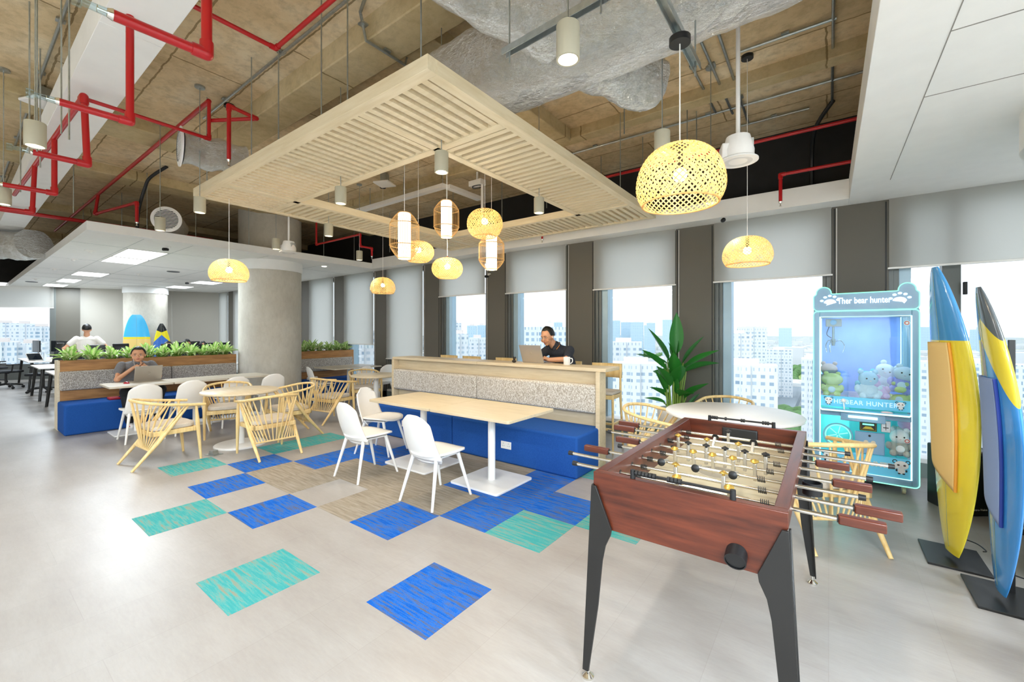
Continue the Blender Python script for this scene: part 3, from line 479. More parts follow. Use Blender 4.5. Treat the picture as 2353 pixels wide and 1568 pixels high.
# end boards (near/far) as trapezoids, long side boards sloping
for s in (-1,1):
    b=B(); P=[(-hw,zt),(hw,zt),(hw,.872),(hw-.006,.872),(hw-.055,.69),(-hw+.055,.69),(-hw+.006,.872),(-hw,.872)]
    b.prism(P,0,.04,Matrix.Translation((0,s*hl-(.04 if s>0 else 0)*1,0))@Matrix.Rotation(PI/2,4,'X')@Matrix.Scale(-1,4,(0,0,1))); b.ob('end_panel',MAHO,t,bev=.003)
    b=B(); P=[(-hl+.04,zt),(hl-.04,zt),(hl-.04,.69),(-hl+.04,.69)]
    v=[(s*hw,zt),(s*(hw-.045),zt),(s*(hw-.085),.69),(s*(hw-.055),.69),(s*hw,.872)]
    a=[b.b.verts.new((x,-hl+.04,z)) for x,z in v]; c=[b.b.verts.new((x,hl-.04,z)) for x,z in v]; b.b.faces.new(a); b.b.faces.new(c[::-1])
    for i in range(5): b.b.faces.new((a[i],a[(i+1)%5],c[(i+1)%5],c[i]))
    b.ob('side_panel',MAHOY,t,bev=.002)
FELT=M('playfield_beige','c9bea0',.35,var=.08,sc=3); o=bx('playfield',FELT,-hw+.05,hw-.05,-hl+.04,hl-.04,.795,.80,t)
B().lathe([(0,.0005),(.11,.0005)],48,(0,0,.8)).ob('centre_circle',M('field_grey','9b9383',.4),o); B().lathe([(.1,.001),(.105,.001)],48,(0,0,.8)).ob('centre_ring',M('field_line','e6dfc8',.4),o)
B().box(-.25,.25,-.002,.002,.8,.801).ob('centre_line',bpy.data.materials['field_line'],o); bx('underside',MAHO,-hw+.06,hw-.06,-hl+.04,hl-.04,.69,.70,t)
for sx in (-1,1):
    for sy in (-1,1):
        P=[(hw+.003,.872),(hw-.018,.872),(hw-.09,.70),(hw-.086,.672),(hw-.062,.62),(hw-.048,.55),(hw-.028,.35),(hw+.018,.04),(hw+.046,.04)]
        P=[(sx*x,z) for x,z in P]; l=B().prism(P,0,.012,Matrix.Translation((0,sy*(hl+.004)+(.006 if sy>0 else -.0),0))@Matrix.Rotation(PI/2,4,'X')).ob('leg',BMET,t,bev=.0015)
        b=B(); q=[(sx*(hw+.004),sy*(hl+.003),.872),(sx*(hw+.004),sy*(hl-.02),.872),(sx*(hw+.004),sy*(hl-.09),.70),(sx*(hw+.01),sy*(hl-.045),.55),(sx*(hw+.046),sy*(hl-.025),.04),(sx*(hw+.046),sy*(hl+.003),.04)]
        f=b.b.faces.new([b.b.verts.new(x) for x in q]); b.ob('side_flange',BMET,l,solid=.006)
        B().lathe([(0,0),(.026,0),(.027,.008),(.008,.024),(.006,.045),(0,.045)],28,(sx*(hw+.03),sy*(hl-.008),0)).ob('foot',CHROME,l)
GOLD=M('gold_paint_metal','d9b45a',.3,metal=.8,var=.05); SILV=M('brushed_silver','c9c4b8',.35,metal=.8,var=.05); HDL=MAHO
def coil(x,n=5,L=.032,r=.0125): return [(x+L*k/(n*10),r*math.cos(2*PI*k/10),r*math.sin(2*PI*k/10)) for k in range(n*10+1)]
rods=[('R',.50,.63,-.55,2,'g',20,.05),('R',.55,.685,-.655,2,'g',-8,.0),('L',.50,.53,-.645,3,'k',80,-.04),('R',.487,.62,-.495,5,'g',14,.0),('L',.54,.44,-.58,5,'k',0,.03),('R',.422,.555,-.69,3,'g',3,-.09),('L',.64,.58,-.72,2,'k',-60,.02),('L',.475,.6,-.745,1,'k',5,-.03)]
xs={1:[0],2:[-.12,.12],3:[-.19,0,.19],5:[-.22,-.11,0,.11,.22]}
for i,(sd,e1,e2,lo,n,c,tilt,off) in enumerate(rods):
    y=1.90+.1476*i-2.46; r=B().cyl((lo,0,0),(e2 if sd=='R' else e1+.08,0,0),.0079,n=14).ob('rod',CHROME,t,loc=(0,y,.885))
    hi=(e2 if sd=='R' else e1+.08)
    if sd=='R': hx0,hx1,cx=e1,e2+.0,lo
    else: hx0,hx1,cx=lo,lo+.145,hi
    hb=B().box(hx0,hx1,-.0165,.0165,-.0165,.0165); hb.ob('handle',MAHO,r,bev=.005,seg=3); B().cyl((hx0-.004 if sd=='R' else hx1,0,0),(hx0 if sd=='R' else hx1+.004,0,0),.014,n=12).ob('handle_ring',BLK,r)
    B().cyl((cx-.012,0,0),(cx+.012,0,0),.0125,.0115,n=14).ob('rod_cap',BLK,r)
    for s in (-1,1):
        B().lathe([(.009,0),(.015,0),(.015,.006),(.009,.006)],16,mt=Matrix.Translation((s*.316-(.006 if s>0 else 0),0,0))@Matrix.Rotation(PI/2,4,'Y')).ob('bearing',BLK,r)
        B().tube(coil(s*.25+off*.5-.016),.0016,5).ob('spring',BLK,r)
    for x in xs[n]:
        f=B().box(-.008,.008,-.010,.010,-.062,.03).ob('player',SILV,r,loc=(x*.85+off,0,0),rot=(rad(tilt),0,0),bev=.003)
        B().lathe([(0,.054),(.019,.042),(.019,.039),(.006,.036),(.006,.028),(0,.028)],20).ob('player_head',GOLD if c=='g' else BLK,f)
for sy in (-1,1):
    b=B(); y=sy*(hl-.018); s=B().cyl((-.19,y,.955),(.19,y,.955),.006,n=10).ob('score_bar',BLK,t)
    for x in (-.19,.19): B().cyl((x,y,.93),(x,y,.966),.011,.01,n=14).ob('score_post',BLK,s)
    for k in (list(range(6))+[9,10,11,12] if sy<0 else [0,1,2,6,13,14,22,23,24]):
        x=-.172+k*.0145 if sy<0 else -.172+k*.0138; B().cyl((x-.0055,y,.955),(x+.0055,y,.955),.0115,n=12).ob('score_bead',BLK,s)
g=bx('goal_box',BLK,-.105,.105,hl-.06,hl-.042,.80,.905,t,bev=.008); bx('goal_box',BLK,-.105,.105,-hl+.042,-hl+.06,.80,.905,t,bev=.008)
B().lathe([(.032,0),(.036,0),(.036,.05),(.032,.05),(.032,.004),(0,.004)],28,mt=Matrix.Translation((.205,-hl-.035,.728))@Matrix.Rotation(rad(-68),4,'X')).ob('ball_cup',BLK,t)
B().lathe([(.001,0),(.034,0),(.034,.004),(.001,.004)],28,mt=Matrix.Translation((.205,-hl-.0025,.738))@Matrix.Rotation(rad(-90),4,'X')).ob('ball_hole',BLK,t,flat=True)
B().lathe([(.036,-.06),(.042,-.06),(.042,0),(.036,0),(.034,-.055),(0,-.055)],28,(hw+.045,.12,.80)).ob('cup_holder',BLK,t); B().lathe([(0,0),(.02,0)],20,mt=Matrix.Translation((-.3175,.05,.85))@Matrix.Rotation(PI/2,4,'Y')).ob('ball_entry',BLK,t,flat=True)
tag(bx('cardboard_piece',M('cardboard','9c7c54',.8),-.07,.07,-.05,.05,0,.012,loc=(-.115,1.60,0),rot=(0,0,.5)),'brown cardboard scrap under the game table right leg','cardboard')
# ---------------- claw machine ----------------
CB=M('machine_blue','85abcb',.3,var=.02,coat=.3); CB2=M('machine_cyan','69c9ee',.3,var=.02,emit='69c9ee',es=.06); PINK=M('panda_pink','f2d9da',.5); PWHT=M('panda_white','f3f1f0',.5)
cm=thing('claw_machine','pale blue claw machine with mint neon outlines, bear ears and plush toys inside','arcade machine',(-.125,5.40,0)); W,D=.80,.74
b=B().box(0,.052,0,.03,.09,1.76).box(W-.052,W,0,.03,.09,1.76).box(.052,W-.052,0,.03,.09,.155).box(.052,W-.052,0,.03,1.70,1.76); fr=b.ob('front_frame',CB,cm,bev=.004)
def arc(cx,cz,r,a0,a1,n=10): return [(cx+r*math.cos(rad(a0+(a1-a0)*k/n)),cz+r*math.sin(rad(a0+(a1-a0)*k/n))) for k in range(n+1)]
hp=arc(.04,1.80,.04,180,270,5)+arc(W-.04,1.80,.04,270,360,5)+arc(W-.025,1.905,.025,0,70,4)+arc(W-.085,1.945,.062,-5,185,12)+[(W-.16,1.935)]+[(.16,1.93)]+arc(.085,1.94,.062,-5,185,12)+arc(.025,1.90,.025,110,180,4)
toy=Matrix.Rotation(PI/2,4,'X'); hd=B().prism(hp,-.06,.0,toy).ob('header_sign',CB,cm,bev=.004); hd.location=(0,0,0)
B().tube([(x,-.004,z) for x,z in hp],.0045,6,closed=True).ob('header_neon',NEON,hd)
fo=arc(.035,.125,.035,180,270,5)+arc(W-.035,.125,.035,270,360,5)+arc(W-.035,1.72,.035,0,90,5)+arc(.035,1.72,.035,90,180,5); B().tube([(x,-.004,z) for x,z in fo],.0045,6,closed=True).ob('outer_neon',NEON,fr)
fi=[(.055,.157),(W-.055,.157),(W-.055,1.698),(.055,1.698)]; B().tube([(x,-.002,z) for x,z in fi],.006,6,closed=True).ob('inner_neon',NEONW,fr)
text('sign_text','Ther bear hunter',.088,M('sign_white','f4fbff',.4,emit='ffffff',es=.8),hd,(W/2,-.062+.06,1.855),(PI/2,0,0),.002,.0004,.66,sp=1.0).location.y=-.002
for s,x in ((1,.135),(-1,W-.135)):
    b=B(); b.prism([(x+s*.002+.05*math.cos(a),1.842+.034*math.sin(a)) for a in [PI*k/16 for k in range(17)]]+[(x-s*.018,1.83),(x-s*.03,1.815)],0,.004,toy); b.ob('paw_print',bpy.data.materials['sign_white'],hd)
    for k,(dx,dz) in enumerate(((-.066,.012),(-.038,.047),(0,.06),(.038,.05),(.066,.018))): B().ball((x+dx,-.002,1.852+dz),.016,12,(1,.15,.72)).ob('paw_toe',M('paw_glow','c4ecff',.4,emit='bfe8ff',es=.9),hd)
bx('cabinet_base',CB,.01,W-.01,.03,D,.09,.155,cm,bev=.004); bx('roof',CB,.0,W,.03,D,1.74,1.79,cm,bev=.01)
for x in (.01,W-.045):
    for y in (.03,D-.035): bx('corner_post',LFRAME,x,x+.035,y,y+.035,.155,1.74,cm,bev=.004)
for x in (.055,W-.062): bx('light_tube',NEONW,x,x+.008,D-.05,D-.042,.92,1.72,cm)
TINT=glassy('tinted_acrylic','b9ccf2',.05)
for a in ((.012,.018,.06,D-.04,.155,1.74),(W-.018,W-.012,.06,D-.04,.155,1.74)): bx('side_glass',ACRY,*a,cm)
bx('back_panel',M('frosted_blue_panel','8fa6e0',.35,var=.06,emit='7f97e6',es=.10),.04,W-.04,D-.012,D-.006,.155,1.74,cm); bx('front_glass',ACRY,.056,W-.056,.018,.022,.90,1.698,cm)
bx('prize_floor',M('prize_floor','e8c9cf',.7),.03,W-.03,.04,D-.02,.86,.875,cm); 
ban=bx('upper_banner',CB2,.056,W-.056,.0,.02,.79,.895,cm); text('banner_text','THE BEAR HUNTER',.06,M('letter_outline','bfe0f5',.4,emit='bfe4ff',es=.25),ban,(W/2-.01,-.002,.842),(PI/2,0,0),.002,.001,.92,sp=1.12)
sh=B().prism([(.07,-.10),(W-.08,-.10),(W-.06,-.02),(W-.06,.0),(.06,.0),(.06,-.02)],.755,.775).ob('control_shelf',M('shelf_cyan','7fd3f2',.25),cm,bev=.004); B().tube([(.06,-.0,.765),(.06,-.03,.765),(.07,-.105,.765),(W-.08,-.105,.765),(W-.06,-.03,.765),(W-.06,0,.765)],.007,8).ob('shelf_neon',NEONW,sh)
B().ball((W*.71,-.05,.778),.045,20,(1,.7,.28)).ob('push_button',PINK,sh); B().cyl((.25,-.05,.775),(.245,-.055,.85),.006,n=10).ball((.245,-.056,.862),.021,16).ob('joystick',PWHT,sh)
pn=bx('lower_console',CB,.22,.56,-.05,.0,.665,.755,cm,bev=.006); B().tube([(.28,-.053,.71),(.50,-.053,.71)],.012,10).ob('light_bar',NEONW,pn)
bx('shelf_apron',CB,.056,W-.056,-.01,.02,.70,.755,cm,bev=.003)
lb=bx('lower_banner',CB2,.056,W-.056,.0,.02,.157,.345,cm); text('banner_text','THE BEAR HUNTER',.068,M('letter_cream','d9dcd6',.5),lb,(W/2-.03,-.002,.262),(PI/2,0,0),.002,.002,.92,sp=1.02)
def panda(x,z,s,par):
    b=B().ball((x,-.004,z),.042*s,20,(1.05,.08,.85)).ball((x,-.003,z-.045*s),.024*s,14,(1,.1,1.1)); o=b.ob('bear_face',PWHT,par)
    for q in (-1,1):
        B().lathe([(.010*s,-.001),(.016*s,-.001),(.016*s,.001),(.010*s,.001)],16,mt=Matrix.Translation((x+q*.04*s,-.003,z+.028*s))@toy).ob('bear_ear',BLK,o); B().ball((x+q*.019*s,-.0085,z+.002),.0085*s,12,(1,.2,.85)).ob('bear_eye',M('bear_eye','4a3230',.4),o)
        B().ball((x+q*.03*s,-.006,z-.042*s),.008*s,10,(.8,.2,1.3)).ob('bear_paw',BLK,o); B().ball((x+q*.014*s,-.006,z-.068*s),.008*s,10,(1.2,.2,.7)).ob('bear_foot',BLK,o)
    B().ball((x,-.009,z-.008*s),.005*s,8,(1,.2,.7)).ob('bear_nose',PINK,o)
panda(W-.125,.285,1.15,lb); panda(W-.13,.856,.68,ban); panda(.125,.856,.68,ban); panda(.13,.285,1.1,lb)
for k,(x,z,y) in enumerate(((W-.085,1.63,.015),(W-.085,.52,-.002))):
    o=B().lathe([(0,0),(.022,0),(.022,.002),(0,.002)],24,mt=Matrix.Translation((x,y,z))@toy).ob('round_sticker',PWHT,cm,flat=True); B().lathe([(.012,.0025),(.018,.0025),(.018,.0035),(.012,.0035)],24,mt=Matrix.Translation((x,y,z))@toy).ob('sticker_ring',M('sticker_red','c0453f',.5),o,flat=True)
# lower compartment
bx('inner_backing',M('inner_teal','58b8c4',.5,emit='3fb7a8',es=.15),.056,W-.04,.40,.41,.16,.75,cm); dr=bx('coin_door',CB,.335,.56,.03,.05,.345,.56,cm,bev=.006); B().cyl((.447,.03,.525),(.447,.024,.525),.010,n=14).ob('lock',BLK,dr)
B().ball((.447,.028,.43),.045,16,(1.1,.1,.6)).ball((.42,.028,.46),.02,10,(1,.2,1)).ball((.475,.028,.46),.02,10,(1,.2,1)).ob('emblem',M('emblem_beige','d8cbb4',.6),dr)
ba=bx('bill_acceptor',BLK,.37,.50,-.004,.03,.575,.70,cm,bev=.005); bx('slot_light',emis('slot_green','6dffb0',1.4),.392,.478,-.0065,-.004,.633,.648,ba); b=B(); b.prism([(.39,.595),(.48,.595),(.455,.62),(.415,.62)],0,.002,Matrix.Translation((0,-.004,0))@toy); b.ob('slot_mark',M('slot_yellow','c9b63a',.5),ba,flat=True)
B().tube([(.378,-.005,.583),(.492,-.005,.583),(.492,-.005,.692),(.378,-.005,.692)],.0025,6,closed=True).ob('slot_trim',bpy.data.materials['slot_yellow'],ba)
ca=bx('coin_acceptor',M('coin_plate','c9cdd2',.35,metal=.5),.53,.60,.0,.03,.58,.69,cm,bev=.004); B().box(.563,.567,-.002,0,.60,.67).box(.545,.585,-.002,0,.62,.628).ob('coin_slot',BLK,ca,flat=True)
for rr,zz in ((.115,.50),(.10,.50)): B().tube([(.20+rr*math.cos(2*PI*k/40),.02,zz+rr*math.sin(2*PI*k/40)) for k in range(40)],.0045 if rr<.11 else .006,6,closed=True).ob('neon_ring',NEON if rr<.11 else CB,cm)
for k in range(6):
    a=k*PI/3+.3; B().tube([(.20+.01*math.cos(a),.05,.50+.01*math.sin(a)),(.20+.085*math.cos(a),.05,.50+.085*math.sin(a))],.004,6).ob('fan_light',NEON,cm)
for x in (.30,.64): bx('divider',ACRY,x,x+.006,.03,.4,.345,.75,cm)
gb=bx('gantry_box',M('gantry','d7c8bf',.5),.10,.235,.14,.27,1.60,1.68,cm,bev=.006); B().ball((.165,.136,1.645),.028,16,(1,.25,1)).ob('gantry_dome',M('dome','a9d0ee',.3),gb); bx('gantry_rail',LFRAME,.05,W-.05,.19,.21,1.69,1.71,cm)
cl=B().cyl((.165,.2,1.60),(.165,.2,1.47),.012,n=12).cyl((.165,.2,1.47),(.165,.2,1.40),.024,.014,n=14).ob('claw_motor',STEEL,cm)
for k in range(3):
    a=k*2*PI/3+.2; dx,dy=math.cos(a),math.sin(a); B().tube(cat_rom([(.165+dx*.014,.2+dy*.014,1.44),(.165+dx*.06,.2+dy*.06,1.455),(.165+dx*.095,.2+dy*.095,1.40),(.165+dx*.08,.2+dy*.08,1.33)],5),.0045,8).ob('claw_prong',CHROME,cl)
B().tube(cat_rom([(.13,.2,1.60),(.11,.19,1.52),(.15,.2,1.48)],6),.004,6).ob('claw_cable',BLK,cl)
for x,y0 in ((.28,.03),): bx('chute_wall',ACRY,x,x+.006,.03,.34,.875,1.13,cm); bx('chute_wall',ACRY,.03,.28,.334,.34,.875,1.13,cm)
for x in (.10,W-.10):
    for y in (.08,D-.08):
        o=B().cyl((x-.012,y,.032),(x+.012,y,.032),.032,n=24).ob('caster',M('caster_cream','cfc4a2',.5),cm); B().box(x-.02,x+.02,y-.02,y+.02,.062,.09).box(x-.018,x-.014,y-.014,y+.014,.02,.07).box(x+.014,x+.018,y-.014,y+.014,.02,.07).ob('caster_bracket',STEEL,o)
lamp('cabinet_light','AREA',(W/2,D/2,1.72),2.4,(.62,.8,1),parent=cm,shape='RECTANGLE',size=.5,size_y=.4); lamp('lower_light','POINT',(.2,.2,.6),1.6,(.4,1,.8),parent=cm,shadow_soft_size=.1)
def plush(lb,x,y,z,s,body,head,bm,hm,lie=0,face=True):
    t=thing('plush_toy',lb,'plush toy',(-.125+x,5.40+y,z),rad(R.uniform(-15,15)),'plush toys in the claw machine'); t.scale=(s,)*3
    b=B().ball((0,0,.07),.075,20,body); b.ball((-.045,-.055,.03),.03,12).ball((.045,-.055,.03),.03,12).ball((-.075,-.02,.09),.025,12,(1,1,1.4)).ball((.075,-.02,.09),.025,12,(1,1,1.4)); b.ob('body',bm,t)
    h=B().ball((0,-.01,.175),.068,20,head).ball((-.05,0,.235),.022,12).ball((.05,0,.235),.022,12).ob('head',hm,t)
    if face:
        for q in (-1,1): B().ball((q*.026,-.072,.182),.007,8).ob('eye',BLK,h)
        B().ball((0,-.078,.162),.006,8,(1.3,.8,.8)).ob('nose',PINK,h)
    B().ball((0,-.07,.075),.032,14,(1,.3,1)).ob('tummy_patch',M('tummy_white','f4f2f4',.8),t); t.rotation_euler.y=lie; return t
def pm(c): return M('plush_'+c,c,.95,var=.06,bs=.5,bsc=150)
YEL,BLU,WHP,PNK,LIL,BRN,TEA=pm('e9ea9c'),pm('bfdcec'),pm('f1f0f2'),pm('f3bfe2'),pm('b9aee8'),pm('d8b9ae'),pm('6fd3de')
plush('yellow flower-headed plush toy in the left corner of the claw machine',.155,.16,.875,1.0,(1.25,1,.75),(1.35,1,.95),YEL,YEL,0,False)
plush('pale blue hooded bear plush in the middle of the claw machine',.44,.13,.875,1.15,(1,1,1),(1,1,.95),WHP,BLU)
plush('white rabbit-like plush lying at the back of the pile, centre',.50,.38,.97,1.15,(1.2,1,.9),(1.1,1,.9),WHP,WHP,.5)
plush('pink unicorn plush leaning in the middle of the toy pile',.56,.15,.875,.95,(1,1,1.1),(.7,1,.8),PNK,PNK,-.4,False)
plush('white sheep plush with lilac hood and lilac body, right side of the machine',.67,.19,.95,1.1,(1,1,.9),(1.15,1,.95),LIL,WHP,.25)
plush('pale yellow plush at the bottom right of the toy pile',.68,.13,.83,.9,(1.3,1,.7),(.8,.8,.5),YEL,YEL,0,False)
plush('pinkish brown plush head behind the chute, left back',.13,.45,.95,1.05,(1,1,1),(1.1,1,.9),BRN,BRN,0,False)
plush('teal plush peeping from the back of the toy pile',.45,.48,.9,1.0,(1,1,1.1),(1,1,.8),TEA,TEA,0,False)
plush('grey and white plush behind the lower right window of the machine',.67,.12,.35,1.05,(1,1,1),(1,1,1),pm('b7b2ab'),WHP)
plush('pink-eared plush above the grey one in the lower window',.69,.30,.48,.9,(1,1,1),(1,1,.9),pm('d9d6c9'),PNK,.3,False)
# ---------------- surfboards, speakers, plant, screen ----------------
def outline(L,Wd,v,ex=.6):  # half width at v in 0..1 (tail->nose)
    a=math.sin(PI*min(1,max(0,(v*.94+.045)))); return Wd*max(.02,a)**ex*(1 if v<.55 else 1-.08*((v-.55)/.45)**2)
def surfboard(lb,L,hwid,th,loc,rz,lean,cols,pad=None,group='upright surfboards',ex=.6):
    t=thing('surfboard',lb,'surfboard',loc,rz,group); m,nt,p=mk('board_paint'); v=coords(nt,(1,1,1)); s=nd(nt,'ShaderNodeSeparateXYZ'); nt.links.new(v,s.inputs[0])
    p.inputs['Roughness'].default_value=.18; p.inputs['Coat Weight'].default_value=.5; prev=None
    def val(expr):   # expr=(ax,az,absx,const,thr): step(ax*x+az*z+absx*|x|>thr)
        ax,az,abx,thr=expr; a=nd(nt,'ShaderNodeMath',operation='MULTIPLY'); a.inputs[1].default_value=ax; nt.links.new(s.outputs[0],a.inputs[0]); b=nd(nt,'ShaderNodeMath',operation='MULTIPLY_ADD'); b.inputs[1].default_value=az; nt.links.new(s.outputs[2],b.inputs[0]); nt.links.new(a.outputs[0],b.inputs[2])
        ab=nd(nt,'ShaderNodeMath',operation='ABSOLUTE'); nt.links.new(s.outputs[0],ab.inputs[0]); c=nd(nt,'ShaderNodeMath',operation='MULTIPLY_ADD'); c.inputs[1].default_value=abx; nt.links.new(ab.outputs[0],c.inputs[0]); nt.links.new(b.outputs[0],c.inputs[2])
        g=nd(nt,'ShaderNodeMath',operation='GREATER_THAN'); g.inputs[1].default_value=thr; nt.links.new(c.outputs[0],g.inputs[0]); return g.outputs[0]
    cur=None
    for col,cut in cols:
        if cut is None: n=nd(nt,'ShaderNodeRGB'); n.outputs[0].default_value=hx(col); cur=n.outputs[0]
        else: x=nd(nt,'ShaderNodeMix',data_type='RGBA'); x.inputs[7].default_value=hx(col); nt.links.new(cur,x.inputs[6]); nt.links.new(val(cut),x.inputs[0]); cur=x.outputs[2]
    nt.links.new(cur,p.inputs['Base Color'])
    def f(u,v):
        a=2*PI*u; hwv=outline(L,hwid,v,ex); tt=th*(math.sin(PI*min(1,max(0,v*.98+.012))))**.5; rock=-.11*max(0,(v-.4)/.6)**2-.02*max(0,(.4-v)/.4)**2
        return Vector((hwv*math.cos(a),-tt*math.sin(a)*(1 if math.sin(a)>0 else .75)+rock,.02+L*v))
    b=B(); b.grid(f,40,48); bmesh.ops.remove_doubles(b.b,verts=b.b.verts,dist=1e-4); o=b.ob('board_body',m,t,ang=80); 
    B().tube([f(.25,.02+.96*k/40)+Vector((0,-.0004,0)) for k in range(41)],.0016,5).ob('stringer',M('stringer_line','8a9a7a',.5),t)
    if pad:
        c,e,v0,v1=pad; ul,ur=.42,.165
        def g(u,v):
            vv=v0+(v1-v0)*v; a=ul+(ur-ul)*u; lo=.06*u; q=f(a,vv-(1-v)*lo*1.2); n=Vector((math.cos(2*PI*a)*.35,-math.sin(2*PI*a),0)).normalized(); return q+n*.008
        b=B(); b.grid(g,14,30); b.ob('traction_pad',fabric('pad_cloth',c,c,200,.8,bs=.3),t,solid=.012,ang=60)
        B().tube([g(1,k/30)+Vector((.002,0,0)) for k in range(31)],.0085,6).ob('pad_edge',M('pad_edge_c',e,.6),t)
    t.rotation_euler=(lean,0,rz); return t,f
YB,BB='f2dc3e','3d8fd6'
def stand(lb,x,y,rz,w2=.15,d2=.20):
    s=thing('surfboard_stand',lb,'stand',(x,y,0),rz,'black surfboard stands'); bx('base_plate',BMET,-w2,w2,-d2,d2,0,.014,s,bev=.002); B().box(.018,.046,.085,.103,.014,1.5).ob('post',BMET,s,bev=.002)
    for z in (.06,.72): B().tube(cat_rom([(.03,.095,z+.06),(.12,.07,z+.05),(.15,-.02,z+.045),(.13,-.06,z+.05)],6),.004,6).ob('hook',BLK,s)
    return s
surfboard('yellow surfboard with blue nose and cream pad, standing upright right of the claw machine',1.94,.25,.06,(.69,4.09,.03),rad(-75),0,[(YB,None),('4a9bd8',(0,1,0,1.46))],('f3d08a','f0a232',.30,.735))
surfboard('blue surfboard with grey tip and yellow stripe, nearest the right edge',1.76,.22,.052,(.815,3.64,.03),rad(-86),0,[(BB,None),('f2dc3e',(1.55,1,0,1.43)),(BB,(1.55,1,0,1.72)),('5d6468',(0,1,.9,1.60))],('8fa5d0','27419a',.30,.70))
stand('black metal stand under the yellow surfboard',.68,4.12,rad(0)); stand('black metal stand under the blue surfboard at the right edge',.83,3.66,rad(0),.16,.2)
surfboard('rounded surfboard with sky blue nose over yellow, far away by the round column',2.02,.33,.05,(-17.0,3.52,.02),rad(70),0,[('f5e02a',None),('f2cf7c',(0,1,1.2,-1)),('f5e02a',(0,1,0,1.30)),('46bdf0',(0,1,0,1.36))],None,ex=.38)
surfboard('pointed surfboard with black tip and yellow and blue diamonds, far away by the column',1.76,.23,.05,(-16.95,4.12,.02),rad(66),0,[('3f74c9',None),('f2e02c',(0,1,1.1,1.42)),('1b2226',(0,1,-.5,1.50))],None)
def pa(lb,x,y,rz):
    t=thing('loudspeaker',lb,'loudspeaker',(x,y,0),rz,'black floor loudspeakers'); P=[(-.17,-.15),(.17,-.15),(.19,-.13),(.13,.18),(-.13,.18),(-.19,-.13)]
    B().prism(P,0,.54).ob('cabinet',BLK,t,bev=.012,seg=3); bx('grille',M('perforated_grille','26281f',.6,var=.5,sc=400),-.165,.165,-.157,-.15,.03,.51,t,bev=.003)
    bx('badge',WPLA,-.14,-.105,-.16,-.157,.045,.08,t); text('badge_text','Electro-Voice',.026,WPLA,t,(-.03,-.158,.06),(PI/2,0,0),.0005,.0003); return t
pa('black loudspeaker on the floor, left one behind the yellow surfboard',.93,5.30,rad(38)); pa('black loudspeaker on the floor between the two surfboards',1.22,5.05,rad(8))
pf=B(); pf.prism([(.0+.22*math.copysign(abs(math.cos(a))**.4,math.cos(a)),.2*math.copysign(abs(math.sin(a))**.4,math.sin(a))) for a in [2*PI*k/48 for k in range(48)]],.0,1.22)
tag(pf.ob('upholstered_screen',fabric('screen_cloth','cfcdcb','e2e0de',260,.95),loc=(1.06,2.86,0),rot=(0,0,.6),bev=.05,seg=5),'tall light grey upholstered rounded screen at the very right edge','screen')
# leaves
def leafmat(name,edge,mid,pale,bias):
    m,nt,p=mk(name); t=nd(nt,'ShaderNodeUVMap'); s=nd(nt,'ShaderNodeSeparateXYZ'); nt.links.new(t.outputs[0],s.inputs[0]); a=nd(nt,'ShaderNodeMath',operation='SUBTRACT'); a.inputs[1].default_value=.5; nt.links.new(s.outputs[0],a.inputs[0]); b=nd(nt,'ShaderNodeMath',operation='ABSOLUTE'); nt.links.new(a.outputs[0],b.inputs[0])
    n=noi(nt,coords(nt,(1,1,1)),45,3,.6); c=nd(nt,'ShaderNodeMath',operation='MULTIPLY_ADD'); c.inputs[1].default_value=.5; nt.links.new(n,c.inputs[0]); nt.links.new(b.outputs[0],c.inputs[2])
    nt.links.new(ramp(nt,c.outputs[0],[(.2+bias,hx(pale)),(.42+bias,hx(mid)),(.6+bias,hx(edge))]),p.inputs['Base Color']); p.inputs['Roughness'].default_value=.38
    tl=nd(nt,'ShaderNodeBsdfTranslucent'); tl.inputs[0].default_value=hx(mid); mx=nd(nt,'ShaderNodeMixShader',Fac=.25); nt.links.new(p.outputs[0],mx.inputs[1]); nt.links.new(tl.outputs[0],mx.inputs[2]); nt.links.new(mx.outputs[0],nt.nodes['Material Output'].inputs[0]); return m
LV=leafmat('variegated_leaf','4a9433','a8cf6a','f1f2c8',.18); LG=leafmat('green_leaf','2c7a2c','3f9437','5aa93f',-.3); LST=M('plant_stem','7a9a3c',.5,var=.2)
def leaf(b,p,d,L,Wd,droop,tw=0,fold=.3):
    d=Vector(d).normalized(); sd=d.cross(Vector((0,0,1))); sd=sd.normalized() if sd.length>.05 else Vector((1,0,0)); sd=Matrix.Rotation(tw,3,d)@sd; up=sd.cross(d)
    def f(u,v):
        w2=Wd*(math.sin(PI*min(1,v**.78*.985+.015)))**.9; s=2*u-1; c=Vector(p)+d*L*v*(1-.12*droop*v)-Vector((0,0,1))*droop*L*v*v*.6; return c+sd*s*w2/2+up*abs(s)*w2*fold
    b.grid(f,4,8,uv=True)
def small_plant():
    t=thing('leafy_plant','x','plant'); r=random.Random(3); b=B(); st=B()
    for k in range(30):
        a=k*2.4+r.random()*.5; el=rad(r.uniform(18,78)) if k>5 else rad(r.uniform(60,85)); L=r.uniform(.10,.155); h=r.uniform(.0,.06); d=(math.cos(a)*math.cos(el),math.sin(a)*math.cos(el),math.sin(el)); p0=Vector((math.cos(a)*.018,math.sin(a)*.018,.02+h)); st.tube([(0,0,0),p0,p0+Vector(d)*.04],.003,5); leaf(b,p0+Vector(d)*.03,d,L,.037,r.uniform(.2,.8))
    b.ob('foliage',LV,t,norm=False,ang=80); st.ob('stem',LST,t); return t
sp0=small_plant(); n=0
